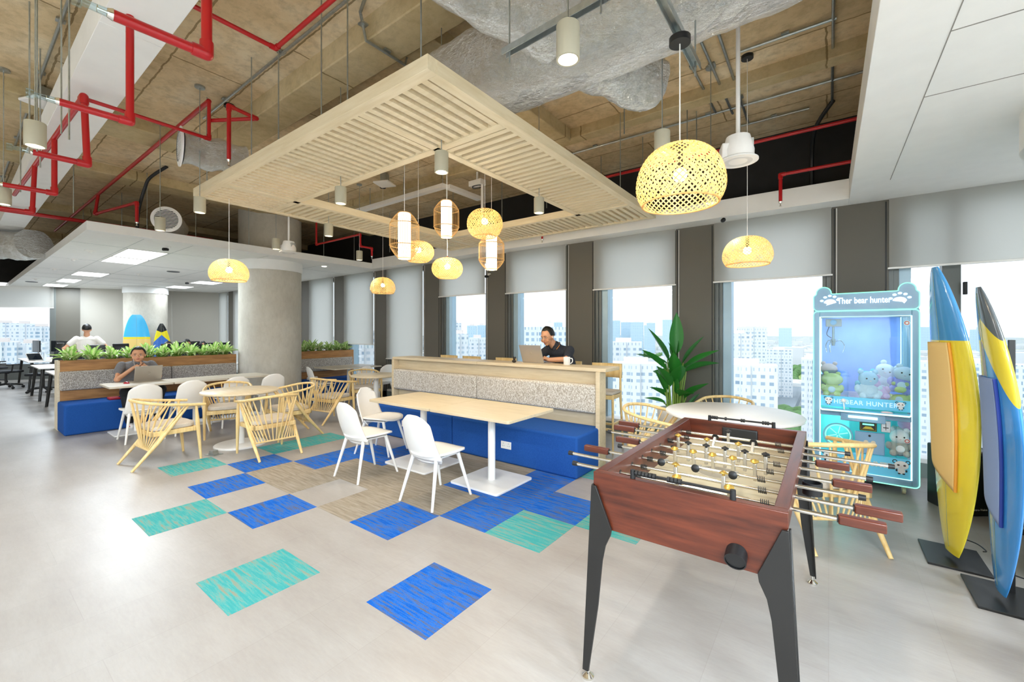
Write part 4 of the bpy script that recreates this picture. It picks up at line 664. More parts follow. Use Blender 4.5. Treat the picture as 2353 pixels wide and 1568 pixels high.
pl=[(y,'variegated plant in the left planter, '+w2) for y,w2 in ((1.20,'at its near left end'),(1.46,'second from the near end'),(1.70,'third from the near end'),(1.93,'just left of the man in grey'),(2.16,'right behind the man in grey'),(2.38,'just right of the man in grey'),(2.60,'fourth from the column'),(2.81,'third from the column with the tallest leaves'),(3.02,'in the right half, above the cushion seam'),(3.20,'second from the column'),(3.38,'next to the big column'))]
pl+=[(y,'variegated plant in the far planter, '+w2) for y,w2 in ((4.99,'next to the column'),(5.19,'second from the column'),(5.38,'third from the column'),(5.62,'third from the window'),(5.84,'second from the window'),(6.05,'nearest the window'))]
for y,lb in pl:
    o=sp0 if n==0 else dup(sp0); o.location=(-9.8,y,.995); o.rotation_euler=(0,0,R.uniform(0,6)); s=R.uniform(1.6,1.95); o.scale=(s,s,s); tag(o,lb,'plant','variegated plants in the booth planters'); n+=1
t=thing('potted_plant','tall green broad-leaved plant in a round white pot before the window pier','potted plant',(-1.62,5.78,0))
B().lathe([(0,0),(.20,0),(.215,.02),(.232,.52),(.226,.53),(.216,.52),(.212,.47),(0,.47)],48).ob('pot',WPLA,t,ang=50); B().lathe([(0,.475),(.212,.47)],32).ob('soil',bpy.data.materials['soil'],t)
r=random.Random(11); b=B(); st=B()
sp=[((.0,0),1.05,(.02,0,1),.62,.12),((-.02,.02),1.0,(.06,.1,.9),.42,.10),((-.08,-.03),.98,(-.55,.1,.85),.58,.13),((-.1,0),.95,(-.95,0,.28),.5,.08),((.08,0),.95,(.5,.1,.75),.5,.11),((.1,-.02),.90,(.85,0,.55),.55,.12),((.1,.03),.86,(.75,.2,.35),.5,.14),((-.1,-.05),.88,(-.6,-.2,.55),.45,.11),((.0,-.08),.80,(.1,-.4,.8),.42,.13),((.05,-.06),.74,(.2,-.5,.55),.4,.14),((-.05,-.08),.7,(-.25,-.5,.7),.4,.13),((.12,-.03),.58,(.8,-.2,.6),.42,.13),((-.12,-.03),.62,(-.35,-.2,.9),.36,.12),((-.13,0),.5,(-.9,0,.2),.32,.07),((.14,0),.45,(.5,0,.7),.3,.10),((.15,-.05),.40,(.85,-.2,.45),.26,.09),((-.05,.05),.78,(-.7,.3,.3),.4,.12),((.04,.06),.8,(.4,.5,.6),.4,.13),((0,-.03),.62,(-.1,-.3,.9),.42,.12),((.07,-.07),.6,(.5,-.5,.3),.36,.13),((-.08,.02),.55,(-.6,-.3,.45),.34,.11),((.02,.0),.9,(-.2,-.2,.8),.4,.10)]
for (x,y),h,d,L,wd in sp:
    h=.47+(h-.4)*1.18; c=Vector((x*1.0,y,h)); bx0=Vector((x*.75+r.uniform(-.02,.02),y*.9,.47)); st.tube(cat_rom([bx0,bx0.lerp(c,.5)+Vector((0,0,.02)),c+Vector(d)*.03],4),[.012]*4+[.009]*4+[.006],7); leaf(b,c,d,L*.95,wd*1.5,r.uniform(.02,.2)*(1.6 if d[2]<.5 else .4),r.uniform(-.5,.5),.22)
b.ob('foliage',LG,t,norm=False,ang=80); st.ob('stem',LST,t)
V3=Vector
# ---------------- louvred ceiling raft ----------------
t=thing('louvre_canopy','suspended square oak slat canopy hung over the joined tables','ceiling canopy',(-3.615,3.52,3.0)); ax,ay=1.845,1.93; xi=(-1.175,1.115); yi=(-1.16,1.20); Hh=.085
for nm,a in (('outer_beam',(-ax,ax,-ay,-ay+.075)),('outer_beam',(-ax,ax,ay-.075,ay)),('outer_beam',(-ax,-ax+.075,-ay+.075,ay-.075)),('outer_beam',(ax-.075,ax,-ay+.075,ay-.075)),('inner_beam',(xi[0]-.035,xi[0]+.035,-ay+.075,ay-.075)),('inner_beam',(xi[1]-.035,xi[1]+.035,-ay+.075,ay-.075)),('inner_beam',(-ax+.075,ax-.075,yi[0]-.035,yi[0]+.035)),('inner_beam',(-ax+.075,ax-.075,yi[1]-.035,yi[1]+.035))):
    bx(nm,LOUV if (a[1]-a[0])>(a[3]-a[2]) else wood('louvre_oak_y','dcc9a2','eadbbb',.5,1,2.5,12),*a,0,Hh,t,bev=.002)
xs_=[(-ax+.075,xi[0]-.035),(xi[0]+.035,xi[1]-.035),(xi[1]+.035,ax-.075)]; ys_=[(-ay+.075,yi[0]-.035),(yi[0]+.035,yi[1]-.035),(yi[1]+.035,ay-.075)]
for i in range(3):
    for j in range(3):
        if i==1 and j==1: continue
        alongY=(j!=1); b=B(); (x0,x1),(y0,y1)=xs_[i],ys_[j]; lo,hi=(x0,x1) if alongY else (y0,y1); n=int(round((hi-lo)/.088)); pit=(hi-lo)/n
        for k in range(n):
            c=lo+pit*(k+.5); q=.024
            b.box(c-q,c+q,y0,y1,.008,.06) if alongY else b.box(x0,x1,c-q,c+q,.008,.06)
        b.ob('slat_panel',LOUV,t,flat=True)
for x in (-1.7,-.6,.6,1.7):
    for y in (-1.85,1.85): B().cyl((x,y,.08),(x,y,1.06),.005,n=6).ob('hanger_rod',STEEL,t)
# ---------------- pendants ----------------
def weave(b,prof,N,tw,w,seg=22):   # prof(v)->(r,z); crossing helical strips
    for sgn in (-1,1):
        for k in range(N):
            a0=2*PI*k/N; prev=None
            for j in range(seg+1):
                v=j/seg; r,z=prof(v); a=a0+sgn*tw*v; r2=r+(.0012*sgn); 
                ww=w*(.45+.55*min(1,r/.18)); da=ww/max(r,.03)/2
                q=[b.b.verts.new((r2*math.cos(a+s*da),r2*math.sin(a+s*da),z)) for s in (-1,1)]
                if prev: b.b.faces.new((prev[0],prev[1],q[1],q[0]))
                prev=q
def pendant(kind,lb,x,y,ztop,h,r,zc=4.05,en=10,grp=None):
    t=thing('pendant_lamp',lb,'pendant lamp',(x,y,ztop),R.uniform(0,1),grp); hc=zc-ztop
    B().cyl((0,0,0),(0,0,hc-.03),.003,n=6).ob('cord',WPLA,t); B().lathe([(0,-.03),(.05,-.03),(.05,0),(0,0)],20,(0,0,hc)).ob('ceiling_rose',BLK,t)
    if kind=='dome':
        def pr(v):
            a=.12+v*1.93; return r*math.sin(a)**.72*(1 if a<1.57 else 1-.07*((a-1.57)/.48)**2), -h*((1-math.cos(a))/(1-math.cos(2.05)))**.95
        b=B(); weave(b,pr,44,1.75,.0098,26); b.ob('woven_shade',BAMB,t,norm=False,ang=80)
        rr,zz=pr(1); B().tube([(rr*math.cos(2*PI*k/40),rr*math.sin(2*PI*k/40),zz) for k in range(40)],.005,6,closed=True).ob('rim',BAMB,t); bz_=-h*.5
        B().ball((0,0,bz_),.034,14).ob('bulb',BULB,t); B().cyl((0,0,0),(0,0,bz_+.03),.014,n=10).ob('socket',BLK,t)
    elif kind=='basket':
        def pr(v): a=.35+v*2.25; return r*math.sin(a)**.75, -h*(math.cos(.35)-math.cos(a))/(math.cos(.35)-math.cos(2.6))
        b=B(); weave(b,pr,40,1.6,.011,22); b.ob('woven_shade',BAMB,t,norm=False,ang=80); B().lathe([(.0,.03),(.012,.028),(.012,.01),(.026,0),(.0,0)],12).ob('cap',M('brown_cap','5a3420',.5),t)
        rr,zz=pr(1); B().tube([(rr*math.cos(2*PI*k/36),rr*math.sin(2*PI*k/36),zz) for k in range(36)],.004,6,closed=True).ob('rim',BAMB,t); bz_=-h*.42; B().ball((0,0,bz_),.036,14).ob('bulb',BULB,t)
    else:
        def pr(v): a=v*PI; s=max(0,math.sin(a)); return r*(.42+.58*min(1,s*1.35)**.8 if s<.74 else 1), -h*v
        b=B()
        for k in range(44):
            a=2*PI*k/44; b.tube([(pr(j/14)[0]*math.cos(a),pr(j/14)[0]*math.sin(a),pr(j/14)[1]) for j in range(15)],.0016,4,cap=False)
        b.ob('cage_ribs',BAMB,t)
        for v in (0,.25,.72,1): 
            rr,zz=pr(v); B().tube([(rr*math.cos(2*PI*k/40),rr*math.sin(2*PI*k/40),zz) for k in range(40)],.004,6,closed=True).ob('cage_ring',BAMB,t)
        b=B(); n=48
        pts=[((r*.42*(1+.03*(k%2)))*math.cos(2*PI*k/n),(r*.42*(1+.03*(k%2)))*math.sin(2*PI*k/n)) for k in range(n)]; b.prism(pts,-h+.004,-.004); b.ob('paper_cylinder',SHADEW,t,flat=True); bz_=-h-.03
    lamp('pendant_light','POINT',(0,0,bz_),en,(1,.80,.52),parent=t,shadow_soft_size=.04); return t
DG='woven bamboo dome pendants'; BG='woven bamboo basket pendants over the joined tables'; CG='bamboo cage lanterns over the joined tables'
pendant('dome','large near woven bamboo dome lamp above the game table',-.58,2.14,2.455,.285,.205,2.98,12,DG); pendant('dome','woven bamboo dome lamp before the blind by the window, right',-.59,4.35,2.41,.255,.205,4.05,8,DG)
pendant('dome','small far woven dome lamp left of the hanging lantern cluster',-6.15,4.51,2.48,.27,.21,4.05,8,DG); pendant('dome','woven dome lamp hanging in front of the big column, left',-5.29,1.87,2.345,.235,.19,4.05,9,DG)
pendant('cage','tall cage lantern at the left of the cluster',-3.45,2.79,2.752,.46,.147,4.05,10,CG); pendant('cage','tall cage lantern hanging highest in the cluster',-3.47,3.40,3.03,.41,.142,4.05,10,CG); pendant('cage','tall cage lantern lowest at the right, partly behind a basket lamp',-3.18,3.85,2.68,.40,.150,4.05,10,CG)
pendant('basket','large round woven basket lamp at the right of the cluster',-2.95,3.46,2.85,.285,.192,4.05,9,BG); pendant('basket','round woven basket lamp hanging lowest in the centre',-3.68,3.62,2.43,.235,.186,4.05,9,BG); pendant('basket','round woven basket lamp behind the left cage lantern',-3.96,3.41,2.63,.235,.19,4.05,9,BG)
# ---------------- cylinder downlights ----------------
def downlight(lb,x,y,z=2.76,en=21,top=4.05):
    t=thing('cylinder_downlight',lb,'downlight',(x,y,z),0,'greige cylinder downlights on rods'); B().lathe([(.0,.155),(.050,.155),(.052,.15),(.052,0),(.044,0),(.042,.02),(.03,.035)],32).ob('body',GREIGE,t,ang=50)
    B().lathe([(0,.024),(.040,.024)],24).ob('lens',DISC,t); B().cyl((0,0,.155),(0,0,top-z),.004,n=6).ob('rod',STEEL,t); B().lathe([(0,-.02),(.045,-.02),(.045,0),(0,0)],16,(0,0,top-z)).ob('ceiling_box',STEEL,t)
    lamp('spot','SPOT',(0,0,.0),en,(1,.93,.84),parent=t,spot_size=rad(100),spot_blend=.6,shadow_soft_size=.04)
for (x,y),lb in (((-.93,1.66),'big cylinder downlight in front of the foil duct'),((-2.36,2.26),'cylinder downlight at the inner corner of the slat canopy'),((-3.7,2.24),'cylinder downlight seen through the canopy opening, left'),((-5.13,1.55),'cylinder downlight just below the left corner of the canopy'),((-6.42,1.54),'cylinder downlight hanging by a white cord over the left ceiling edge'),((-4.15,.35),'large cylinder downlight at the far left among red pipes'),((-5.08,2.91),'cylinder downlight below the far left edge of the canopy'),((-6.51,2.91),'small cylinder downlight beside the ceiling speaker'),((-6.37,4.2),'small cylinder downlight near the red pipe drop'),((-2.37,3.63),'cylinder downlight in the right part of the canopy opening'),((-.89,4.32),'cylinder downlight behind the big dome, its rim showing below'),((-.91,2.93),'cylinder downlight half hidden above the big dome lamp'),((-6.29,.33),'cylinder downlight cut by the left picture edge')): downlight(lb,x,y)
for lb,a,b_ in (('steel channel crossing under the foil duct, carrying the big dome lamp',(-.59,1.5,3.0),(-.585,2.5,3.0)),('steel channel bar right behind the big near downlight',(-1.40,1.80,3.03),(-.78,1.76,3.03))):
    t=thing('channel_bar',lb,'channel bar',a,0,'galvanised channel bars'); d=V3(b_)-V3(a); t.rotation_euler=(0,0,math.atan2(d.y,d.x)); L=d.length; B().box(0,L,-.02,.02,.03,.034).box(0,L,-.02,-.016,.0,.03).box(0,L,.016,.02,0,.03).ob('channel',STEEL,t,flat=True)
    for q in (.04,L-.04): B().cyl((q,0,-.05),(q,0,1.02),.005,n=6).ob('rod',STEEL,t)
# ---------------- sprinkler pipes ----------------
def pipe(lb,pts,r=.021,joints=True,head=None,grp='red sprinkler pipework'):
    t=thing('sprinkler_pipe',lb,'pipe',pts[0],0,grp); o=Vector(pts[0]); P=[Vector(p)-o for p in pts]
    for a,b in zip(P,P[1:]): B().cyl(a,b,r,n=14).ob('pipe_run',RED,t)
    for i,p in enumerate(P):
        if 0<i<len(P)-1:
            d1=(P[i-1]-p).normalized(); d2=(P[i+1]-p).normalized(); b=B().ball(p,r*1.28,14); b.cyl(p,p+d1*r*2.6,r*1.28,n=14).cyl(p,p+d2*r*2.6,r*1.28,n=14); b.ob('elbow',RED,t)
    if head is not None:
        p=P[-1]; d=(P[-1]-P[-2]).normalized(); b=B().cyl(p,p+d*.02,r*1.1,r*.8,n=12).cyl(p+d*.02,p+d*.05,.006,n=8).cyl(p+d*.05,p+d*.053,.015,n=12); b.ob('sprinkler_head',CHROME,t)
        if head=='wrap': B().cyl(p,p+d*.10,.019,.015,n=12).cyl(p+d*.1,p+d*.13,.026,n=12).ob('plastic_wrap',ACRY,t)
    return t
pipe('red drop pipe ending in a wrapped sprinkler arm, second from the left top',[(-3.6,.71,4.05),(-3.6,.71,2.9),(-3.62,.40,2.9)],.021,head='wrap'); pipe('thick near red drop pipe with a brightly lit wrapped arm at the top',[(-2.55,.80,4.05),(-2.55,.80,2.97),(-2.57,.45,2.97)],.024,head='wrap')
pipe('red pipe with a corner joint at the top centre-left',[(-3.36,.88,3.7),(-3.36,1.50,3.7),(-2.2,1.50,3.7)],.016)
pipe('red stepped main along the left with an elbow at its near end',[(-9.2,.58,3.48),(-4.9,.68,3.48),(-4.9,.70,2.93),(-4.9,.40,2.93)],.023,head='wrap'); pipe('red drop and arm, middle one of the stepped left run',[(-6.19,.65,3.48),(-6.19,.65,2.93),(-6.2,.32,2.93)],.022,head='wrap'); pipe('red drop and arm, lowest of the stepped left run',[(-7.38,.62,3.48),(-7.38,.60,2.93),(-7.41,.34,2.93)],.022)
pipe('thin red cross pipe from the left run to the long diagonal main',[(-4.94,.70,3.48),(-4.97,1.58,3.48),(-4.97,1.58,3.86)],.016); pipe('long straight red main running away to the far left',[(-4.97,1.58,3.86),(-14.2,1.50,3.86)],.022)
pipe('red bent pipe ending in a sprinkler drop behind the canopy corner',[(-5.0,1.6,3.68),(-4.58,1.86,3.68),(-4.53,1.60,3.68),(-4.53,1.60,3.17)],.018,head=1); pipe('red drop pipe from the long main above the white ceiling corner',[(-9.85,1.54,3.86),(-9.85,1.50,3.52),(-8.47,1.75,3.52),(-8.47,1.75,3.22)],.022,head=1)
pipe('thick dark red pipe crossing above the left white ceiling',[(-10.6,.3,3.5),(-10.5,3.4,3.5)],.032); pipe('long red pipe along the black wall, upper',[(.5,5.25,3.6),(-3.4,5.25,3.6)],.018); pipe('red pipe along the black wall dropping to a sprinkler by the bulkhead',[(.5,5.58,3.3),(-.43,5.58,3.3),(-.43,5.58,3.0)],.018,head=1)
pipe('red pipe stepping down left of the lantern cluster',[(-8.5,4.60,4.05),(-8.5,4.60,3.35),(-6.95,4.60,3.35),(-6.95,4.60,3.13),(-6.95,4.85,3.13),(-6.95,4.85,2.98)],.018,head=1); pipe('short red sprinkler stub under the bulkhead edge',[(-3.75,5.84,3.2),(-3.75,5.84,3.06)],.015,head=1)
# conduits
def conduit(lb,pts,r=.0125,m=None,clip=True):
    t=thing('conduit',lb,'conduit',pts[0],0,'steel conduits on the slab'); o=Vector(pts[0]); P=[Vector(p)-o for p in pts]; B().tube(P,r,10).ob('tube',m or STEEL,t)
    for a,b in (zip(P,P[1:]) if clip else ()):
        k=max(1,int((b-a).length/1.1)); 
        for i in range(k): q=a.lerp(b,(i+.5)/k); B().box(q.x-.028,q.x+.028,q.y-.028,q.y+.028,q.z+r*.6,q.z+r+.01).ob('saddle_clip',STEEL,t)
    return t
for lb,p in (('steel conduit beside the white duct, left of it',[(-3.2,.55,4.02),(-11.2,.55,4.02)]),('steel conduit right of the white duct',[(-3.2,1.03,4.02),(-7.6,.98,4.02)]),('long steel conduit across the left bay',[(-2.0,1.79,4.02),(-5.8,1.79,4.02)]),('steel conduit crossing the right bay, far one',[(-3.2,5.21,4.02),(1.0,5.22,4.02)]),('short conduit beside the speaker box, right bay',[(-.63,4.2,4.02),(.05,4.2,4.02)]),('short conduit nearest the black wall',[(-.84,5.72,4.02),(-.17,5.72,4.02)]),('conduit running towards the black wall at the right edge of the slab',[(.03,3.9,4.02),(.03,5.68,4.02)]),
    ('leftmost of three parallel conduits below the foil duct',[(-1.02,3.2,4.02),(-1.02,5.2,4.02)]),('middle of three parallel conduits below the foil duct',[(-.87,3.2,4.02),(-.87,5.34,4.02)]),('rightmost of three parallel conduits below the foil duct',[(-.72,3.2,4.02),(-.76,5.66,4.02)]),('dark conduit kinked over the beam above the canopy corner',[(-2.1,1.6,4.02),(-2.9,1.92,4.02),(-2.9,1.97,3.83),(-2.9,2.35,3.83),(-2.9,2.40,4.0),(-2.9,3.4,4.02)])): conduit(lb,p)
conduit('black cable loop dropping left of the round vents',cat_rom([(-8.0,2.0,4.04),(-8.29,1.87,3.9),(-8.4,1.83,3.75),(-8.6,1.8,3.45),(-8.7,1.8,3.13)],6),.022,BLK,False); conduit('black cable bundle running down the black wall',cat_rom([(.04,5.68,4.02),(-.12,5.9,3.85),(-.16,6.2,3.6),(-.16,6.27,3.22)],6),.022,BLK,False)
# white box duct
t=thing('box_duct','long white boxed duct running away at the upper left','duct',(0,0,0)); 
for i in range(8): bx('duct_panel',WHITE,-2.2-1.62*(i+1)+.004,-2.2-1.62*i,.60,.93,3.58,3.82,t,bev=.003)
# foil ducts
def foil(lb,pts,rx,rz=None,nm='foil_duct',grp='silver foil wrapped ducts',ends=True,cr=.035):
    rz=rz or rx; cr=.022; t=thing(nm,lb,'duct',(0,0,0),0,grp); P=cat_rom(pts,14); b=B(); n=40; rings=[]
    for i,p in enumerate(P):
        a=P[max(0,i-1)]; c=P[min(len(P)-1,i+1)]; tt=(c-a).normalized(); sd=tt.cross(Vector((0,0,1))).normalized(); up=sd.cross(tt); rg=[]
        for k in range(n):
            u=2*PI*k/n; q=p+sd*math.cos(u)*rx+up*math.sin(u)*rz; d=(q-p); f=1+cr/rx*(noise.noise(q*6)*1.2+noise.noise(q*19)*.5); rg.append(b.b.verts.new(p+d*f))
        rings.append(rg)
    for A,Q in zip(rings,rings[1:]):
        for k in range(n): b.b.faces.new((A[k],A[(k+1)%n],Q[(k+1)%n],Q[k]))
    b.b.faces.new(rings[0][::-1]); b.b.faces.new(rings[-1]); b.ob('foil_wrap',FOIL,t,ang=70); return t
foil('large foil-wrapped main duct crossing the top right',[(1.6,2.55,3.56),(.3,2.52,3.54),(-.8,2.5,3.5),(-1.9,2.5,3.5),(-3.0,2.52,3.5)],.40,.25)
foil('foil duct branch ending in a blunt round end above the dome lamp',[(-1.35,2.7,3.46),(-1.22,2.95,3.45),(-1.08,3.22,3.42)],.19); foil('foil duct branch coming in from the top centre',[(-1.75,.9,3.56),(-1.6,1.6,3.55),(-1.35,2.3,3.5)],.24)
foil('foil duct bending at the far left above the white ceiling',[(-13.3,-.6,3.27),(-13.3,.3,3.28),(-13.1,.9,3.28),(-12.6,1.05,3.28)],.28); foil('darker foil box duct segment behind the canopy corner',[(-3.05,2.52,3.5),(-3.9,2.55,3.5),(-5.2,2.6,3.5)],.38,.22)
def vent(lb,x,y,z,rz,L):
    t=thing('round_vent',lb,'air vent',(x,y,z),rz,'white round louvre vents on foil ducts'); Q=Matrix.Rotation(PI/2,4,'Y')
    B().lathe([(.155,0),(.20,0),(.20,.012),(.16,.02),(.155,.02)],48,mt=Q).ob('ring',WPLA,t); B().lathe([(0,-.012),(.157,-.012)],40,mt=Q).ob('dark_throat',BLK,t)
    b=B()
    for k in range(-6,7):
        w2=math.sqrt(max(0,.152**2-(k*.023)**2)); b.box(0,.014,-w2,w2,k*.023-.0045,k*.023+.0045)
    b.ob('louvre_blade',WPLA,t,flat=True); b=B(); n=30; rings=[]
    for i in range(14):
        rg=[]
        for k in range(n): u=2*PI*k/n; rr=.165*(1+.10*noise.noise(Vector((i*.4,math.cos(u)*2,math.sin(u)*2)))); rg.append(b.b.verts.new((-.015-L*i/13,rr*math.cos(u),rr*math.sin(u)+.02*math.sin(i))))
        rings.append(rg)
    for A,Qr in zip(rings,rings[1:]):
        for k in range(n): b.b.faces.new((A[k],A[(k+1)%n],Qr[(k+1)%n],Qr[k]))
    b.b.faces.new(rings[-1]); b.ob('foil_collar',FOIL,t)
vent('round white vent seen edge-on left of the canopy',-5.30,1.44,3.44,rad(-98),.55); vent('round white vent facing us above the left ceiling edge',-8.42,2.10,3.33,rad(-25),.75)
# ceiling speakers, cameras, boxes
def cspk(lb,x,y):
    t=thing('ceiling_speaker',lb,'ceiling speaker',(x,y,2.72),rad(20),'white ceiling speakers on poles'); B().lathe([(0,0),(.125,0),(.125,.008),(.115,.016),(0,.016)],40).ob('grille_disc',WPLA,t,ang=60); B().lathe([(.0,.004),(.088,-.002),(.09,.001)],32).ob('mesh_ring',M('grille_white','dedbd6',.5),t)
    B().lathe([(.098,.016),(.10,.07),(.075,.17),(0,.175)],24).ob('back_can',WPLA,t); bx('side_box',WPLA,-.11,-.03,-.06,.06,.016,.12,t,bev=.01); bx('rating_label',M('label_grey','b9b9b4',.5,var=.2,sc=200),.05,.088,-.045,.04,.06,.14,t,bev=.002); B().cyl((0,0,.17),(0,0,1.22),.014,n=12).ob('pole',WPLA,t); bx('junction_box',WPLA,-.06,.06,-.05,.05,1.2,1.32,t,bev=.004)
cspk('white ceiling speaker on a pole between the two right dome lamps',-.5,3.27); cspk('small white ceiling speaker on a pole in front of the big column',-6.44,3.06)
def cctv(lb,x,y,z,rz=0,c=None):
    t=thing('cctv_camera',lb,'camera',(x,y,z),rz,'small security cameras'); B().lathe([(0,0),(.03,0),(.03,-.012),(0,-.012)],16,(.03,.04,.02)).cyl((.03,.04,.0),(0,0,-.02),.008,n=8).ob('bracket',WPLA,t); B().cyl((0,.03,-.03),(0,-.045,-.04),.026,n=16).ball((0,-.045,-.04),.026,12,(1,.5,1)).ob('camera_body',BLK if c is None else c,t)
cctv('black ball security camera on the bulkhead by the right dome lamp',-1.06,5.84,2.98,.3); cctv('black security camera on the blind between lantern and pier',-5.15,6.1,2.62,.2); cctv('small camera under the left white ceiling edge',-9.05,2.25,2.985,.3); cctv('small camera under the left white ceiling near the far column',-14.9,4.2,2.985,.3)
for x,y,lb in ((-10.6,1.55,'white dome detector under the left ceiling nearest corner'),(-12.1,1.53,'second white sprinkler rose along the left ceiling edge'),(-14.3,1.5,'third white sprinkler rose along the left ceiling edge'),(-17.4,1.48,'fourth white sprinkler rose along the left ceiling edge'),(-13.9,2.9,'small square white detector in the middle of the left ceiling')):
    tag(B().lathe([(0,-.045),(.02,-.04),(.035,-.015),(.075,-.008),(.08,0),(0,0)],20,(0,0,0)).ob('ceiling_detector',WPLA,loc=(x,y,3.0)),lb,'detector')
for x,y,lb in ((-12.7,3.3,'dark round air grille in the left ceiling, right one'),(-18.6,1.5,'dark thin air grille in the left ceiling, far one')): tag(B().lathe([(0,-.004),(.1,-.004),(.12,-.012),(.13,0)],24).ob('ceiling_grille',M('grille_dark','5a5d5f',.5),loc=(x,y,3.0)),lb,'air grille')
tag(B().lathe([(0,-.004),(.05,-.004)],20).ob('recessed_spot',DISC,loc=(-9.0,5.05,2.9985)),'small bright recessed spot near the right corner of the left ceiling','downlight')
for x,y,lb in ((-5.6,4.14,'white square wireless box under the slab, seen through the canopy'),(-6.41,.6,'white square box under the slab between the left pipes')):
    t=thing('ceiling_box',lb,'wireless box',(x,y,3.86),.4); bx('housing',WPLA,-.13,.13,-.13,.13,0,.03,t,bev=.01); bx('bracket',STEEL,-.05,.05,-.05,.05,.03,.17,t,bev=.003)
t=thing('cable_tray','white perforated cable tray seen through the canopy opening','cable tray',(0,0,0)); bx('tray',WPLA,-6.8,-4.55,4.38,4.48,3.68,3.74,t,bev=.003); bx('tray',WPLA,-4.6,-4.5,4.48,5.2,3.68,3.74,t,bev=.003)
for x in (-6.4,-5.5,-4.6): B().cyl((x,4.43,3.74),(x,4.43,4.05),.006,n=6).ob('hanger',STEEL,t)
t=thing('projector_mount','white bracket with coiled black cable above the right lantern','bracket',(-4.2,4.75,3.72)); bx('plate',WPLA,-.12,.12,-.06,.06,.0,.08,t,bev=.005); B().tube([(.09*math.cos(k*PI/10),.05*math.sin(k*PI/10),-.02+.0006*k) for k in range(60)],.005,5).ob('coiled_cable',BLK,t); B().cyl((0,0,.08),(0,0,.32),.015,n=8).cyl((.1,0,0),(.1,0,-.55),.02,n=8).ob('pole',WPLA,t)
# threaded rods
rl=[(-3.89,1.76,3.1,4.05),(-2.85,1.78,3.1,4.05),(-4.28,.52,2.9,4.05),(-5.58,.50,3.0,4.05),(-4.44,.50,2.98,4.05),(-6.5,.45,2.95,4.05),(-4.75,.41,2.9,4.05),(-4.85,.38,2.9,4.05),(-7.9,1.0,3.1,4.05),(-8.6,1.9,3.13,4.05),(-8.8,2.6,3.13,4.05),(-8.7,3.4,3.13,4.05),(-8.75,4.9,3.13,4.05),(-8.7,5.6,3.13,4.05),(-7.4,5.6,3.22,4.05),(-5.9,5.6,3.2,4.05),(-4.4,5.6,3.2,4.05),(-2.6,5.6,3.2,4.05),(-1.9,4.6,3.1,4.05),(-1.45,3.6,3.3,4.05),(-1.2,5.1,3.3,4.05),(-1.25,4.9,3.3,4.05),(-.7,4.7,3.3,4.05),(-3.2,5.1,3.3,4.05),(-10.2,1.9,3.13,4.05),(-11.6,1.6,3.13,4.05)]
rlab=['over the near edge of the canopy, left one','over the near edge of the canopy, right one','before the white box duct under the bright pipe arm','beside the second red drop, left','holding the arm of the tall red drop','left of the far left downlight','at the top left corner, right one of a pair','at the top left corner, left one of a pair','between the white duct and the left ceiling','onto the near corner edge of the left ceiling','behind the round vent above the left ceiling','in front of the big column, left','beside the big column, right','near the bulkhead corner, left','before the black wall above the small dome','in front of the black wall behind the lanterns','in front of the black wall right of the lanterns','in front of the black wall behind the canopy corner','beside the right edge of the canopy','right of the canopy under the foil duct','right pair before the black wall, near one','right pair before the black wall, far one','beside the right ceiling speaker','in front of the black wall seen through the canopy','above the brightest left ceiling light','above the second left ceiling light']
r0=None
for i,(x,y,z0,z1) in enumerate(rl):
    if r0 is None: o=r0=B().cyl((0,0,0),(0,0,1),.0055,n=6).ob('threaded_rod',STEEL)
    else: o=r0.copy(); C.objects.link(o)
    o.location=(x,y,z0); o.scale=(1,1,z1-z0); tag(o,'thin steel threaded rod hanging '+rlab[i],'rod','threaded rods hanging from the slab')
# ---------------- people ----------------
SKIN=M('skin','d9a07c',.5,var=.03); SKIN2=M('skin_b','d39a74',.5,var=.03); HAIR=M('black_hair','15130f',.45,bs=.5,bsc=150); EYEW=M('eye_white','f0ece6',.3); IRIS=M('iris','20140e',.2); LIP=M('lips','b5675a',.5); BROW=HAIR
def remesh(o,v,sm=3):
    m=o.modifiers.new('r','REMESH'); m.mode='VOXEL'; m.voxel_size=v; m.use_smooth_shade=True; s=o.modifiers.new('m','SMOOTH'); s.iterations=sm; s.factor=.5
def limb(b,pts,rs): 
    b.tube(pts,rs,14)
    for p,r in zip(pts,rs): b.ball(p,r,12)
def head_shapes(b,mt):
    k=lambda c,r,sc: b.ball(c,r,20,sc,mt)
    k((0,-.005,.02),.1,(.80,.94,1.0)); k((0,.028,-.05),.062,(.92,.92,.95)); k((0,.052,-.088),.030,(1.1,.8,.7)); k((0,-.02,.05),.09,(.86,1,.85))
    k((0,.098,-.020),.017,(.9,1.1,.8)); b.tube([mt@Vector((0,.084,.018)),mt@Vector((0,.103,-.014))],[.008,.012],8)
    for s in (-1,1): k((s*.080,-.005,-.005),.026,(.35,.7,1.15)); k((s*.040,.070,-.03),.03,(1,.55,.9))
    k((0,.083,.035),.03,(1.9,.35,.35)); k((0,.084,-.053),.017,(1.5,.55,.5))
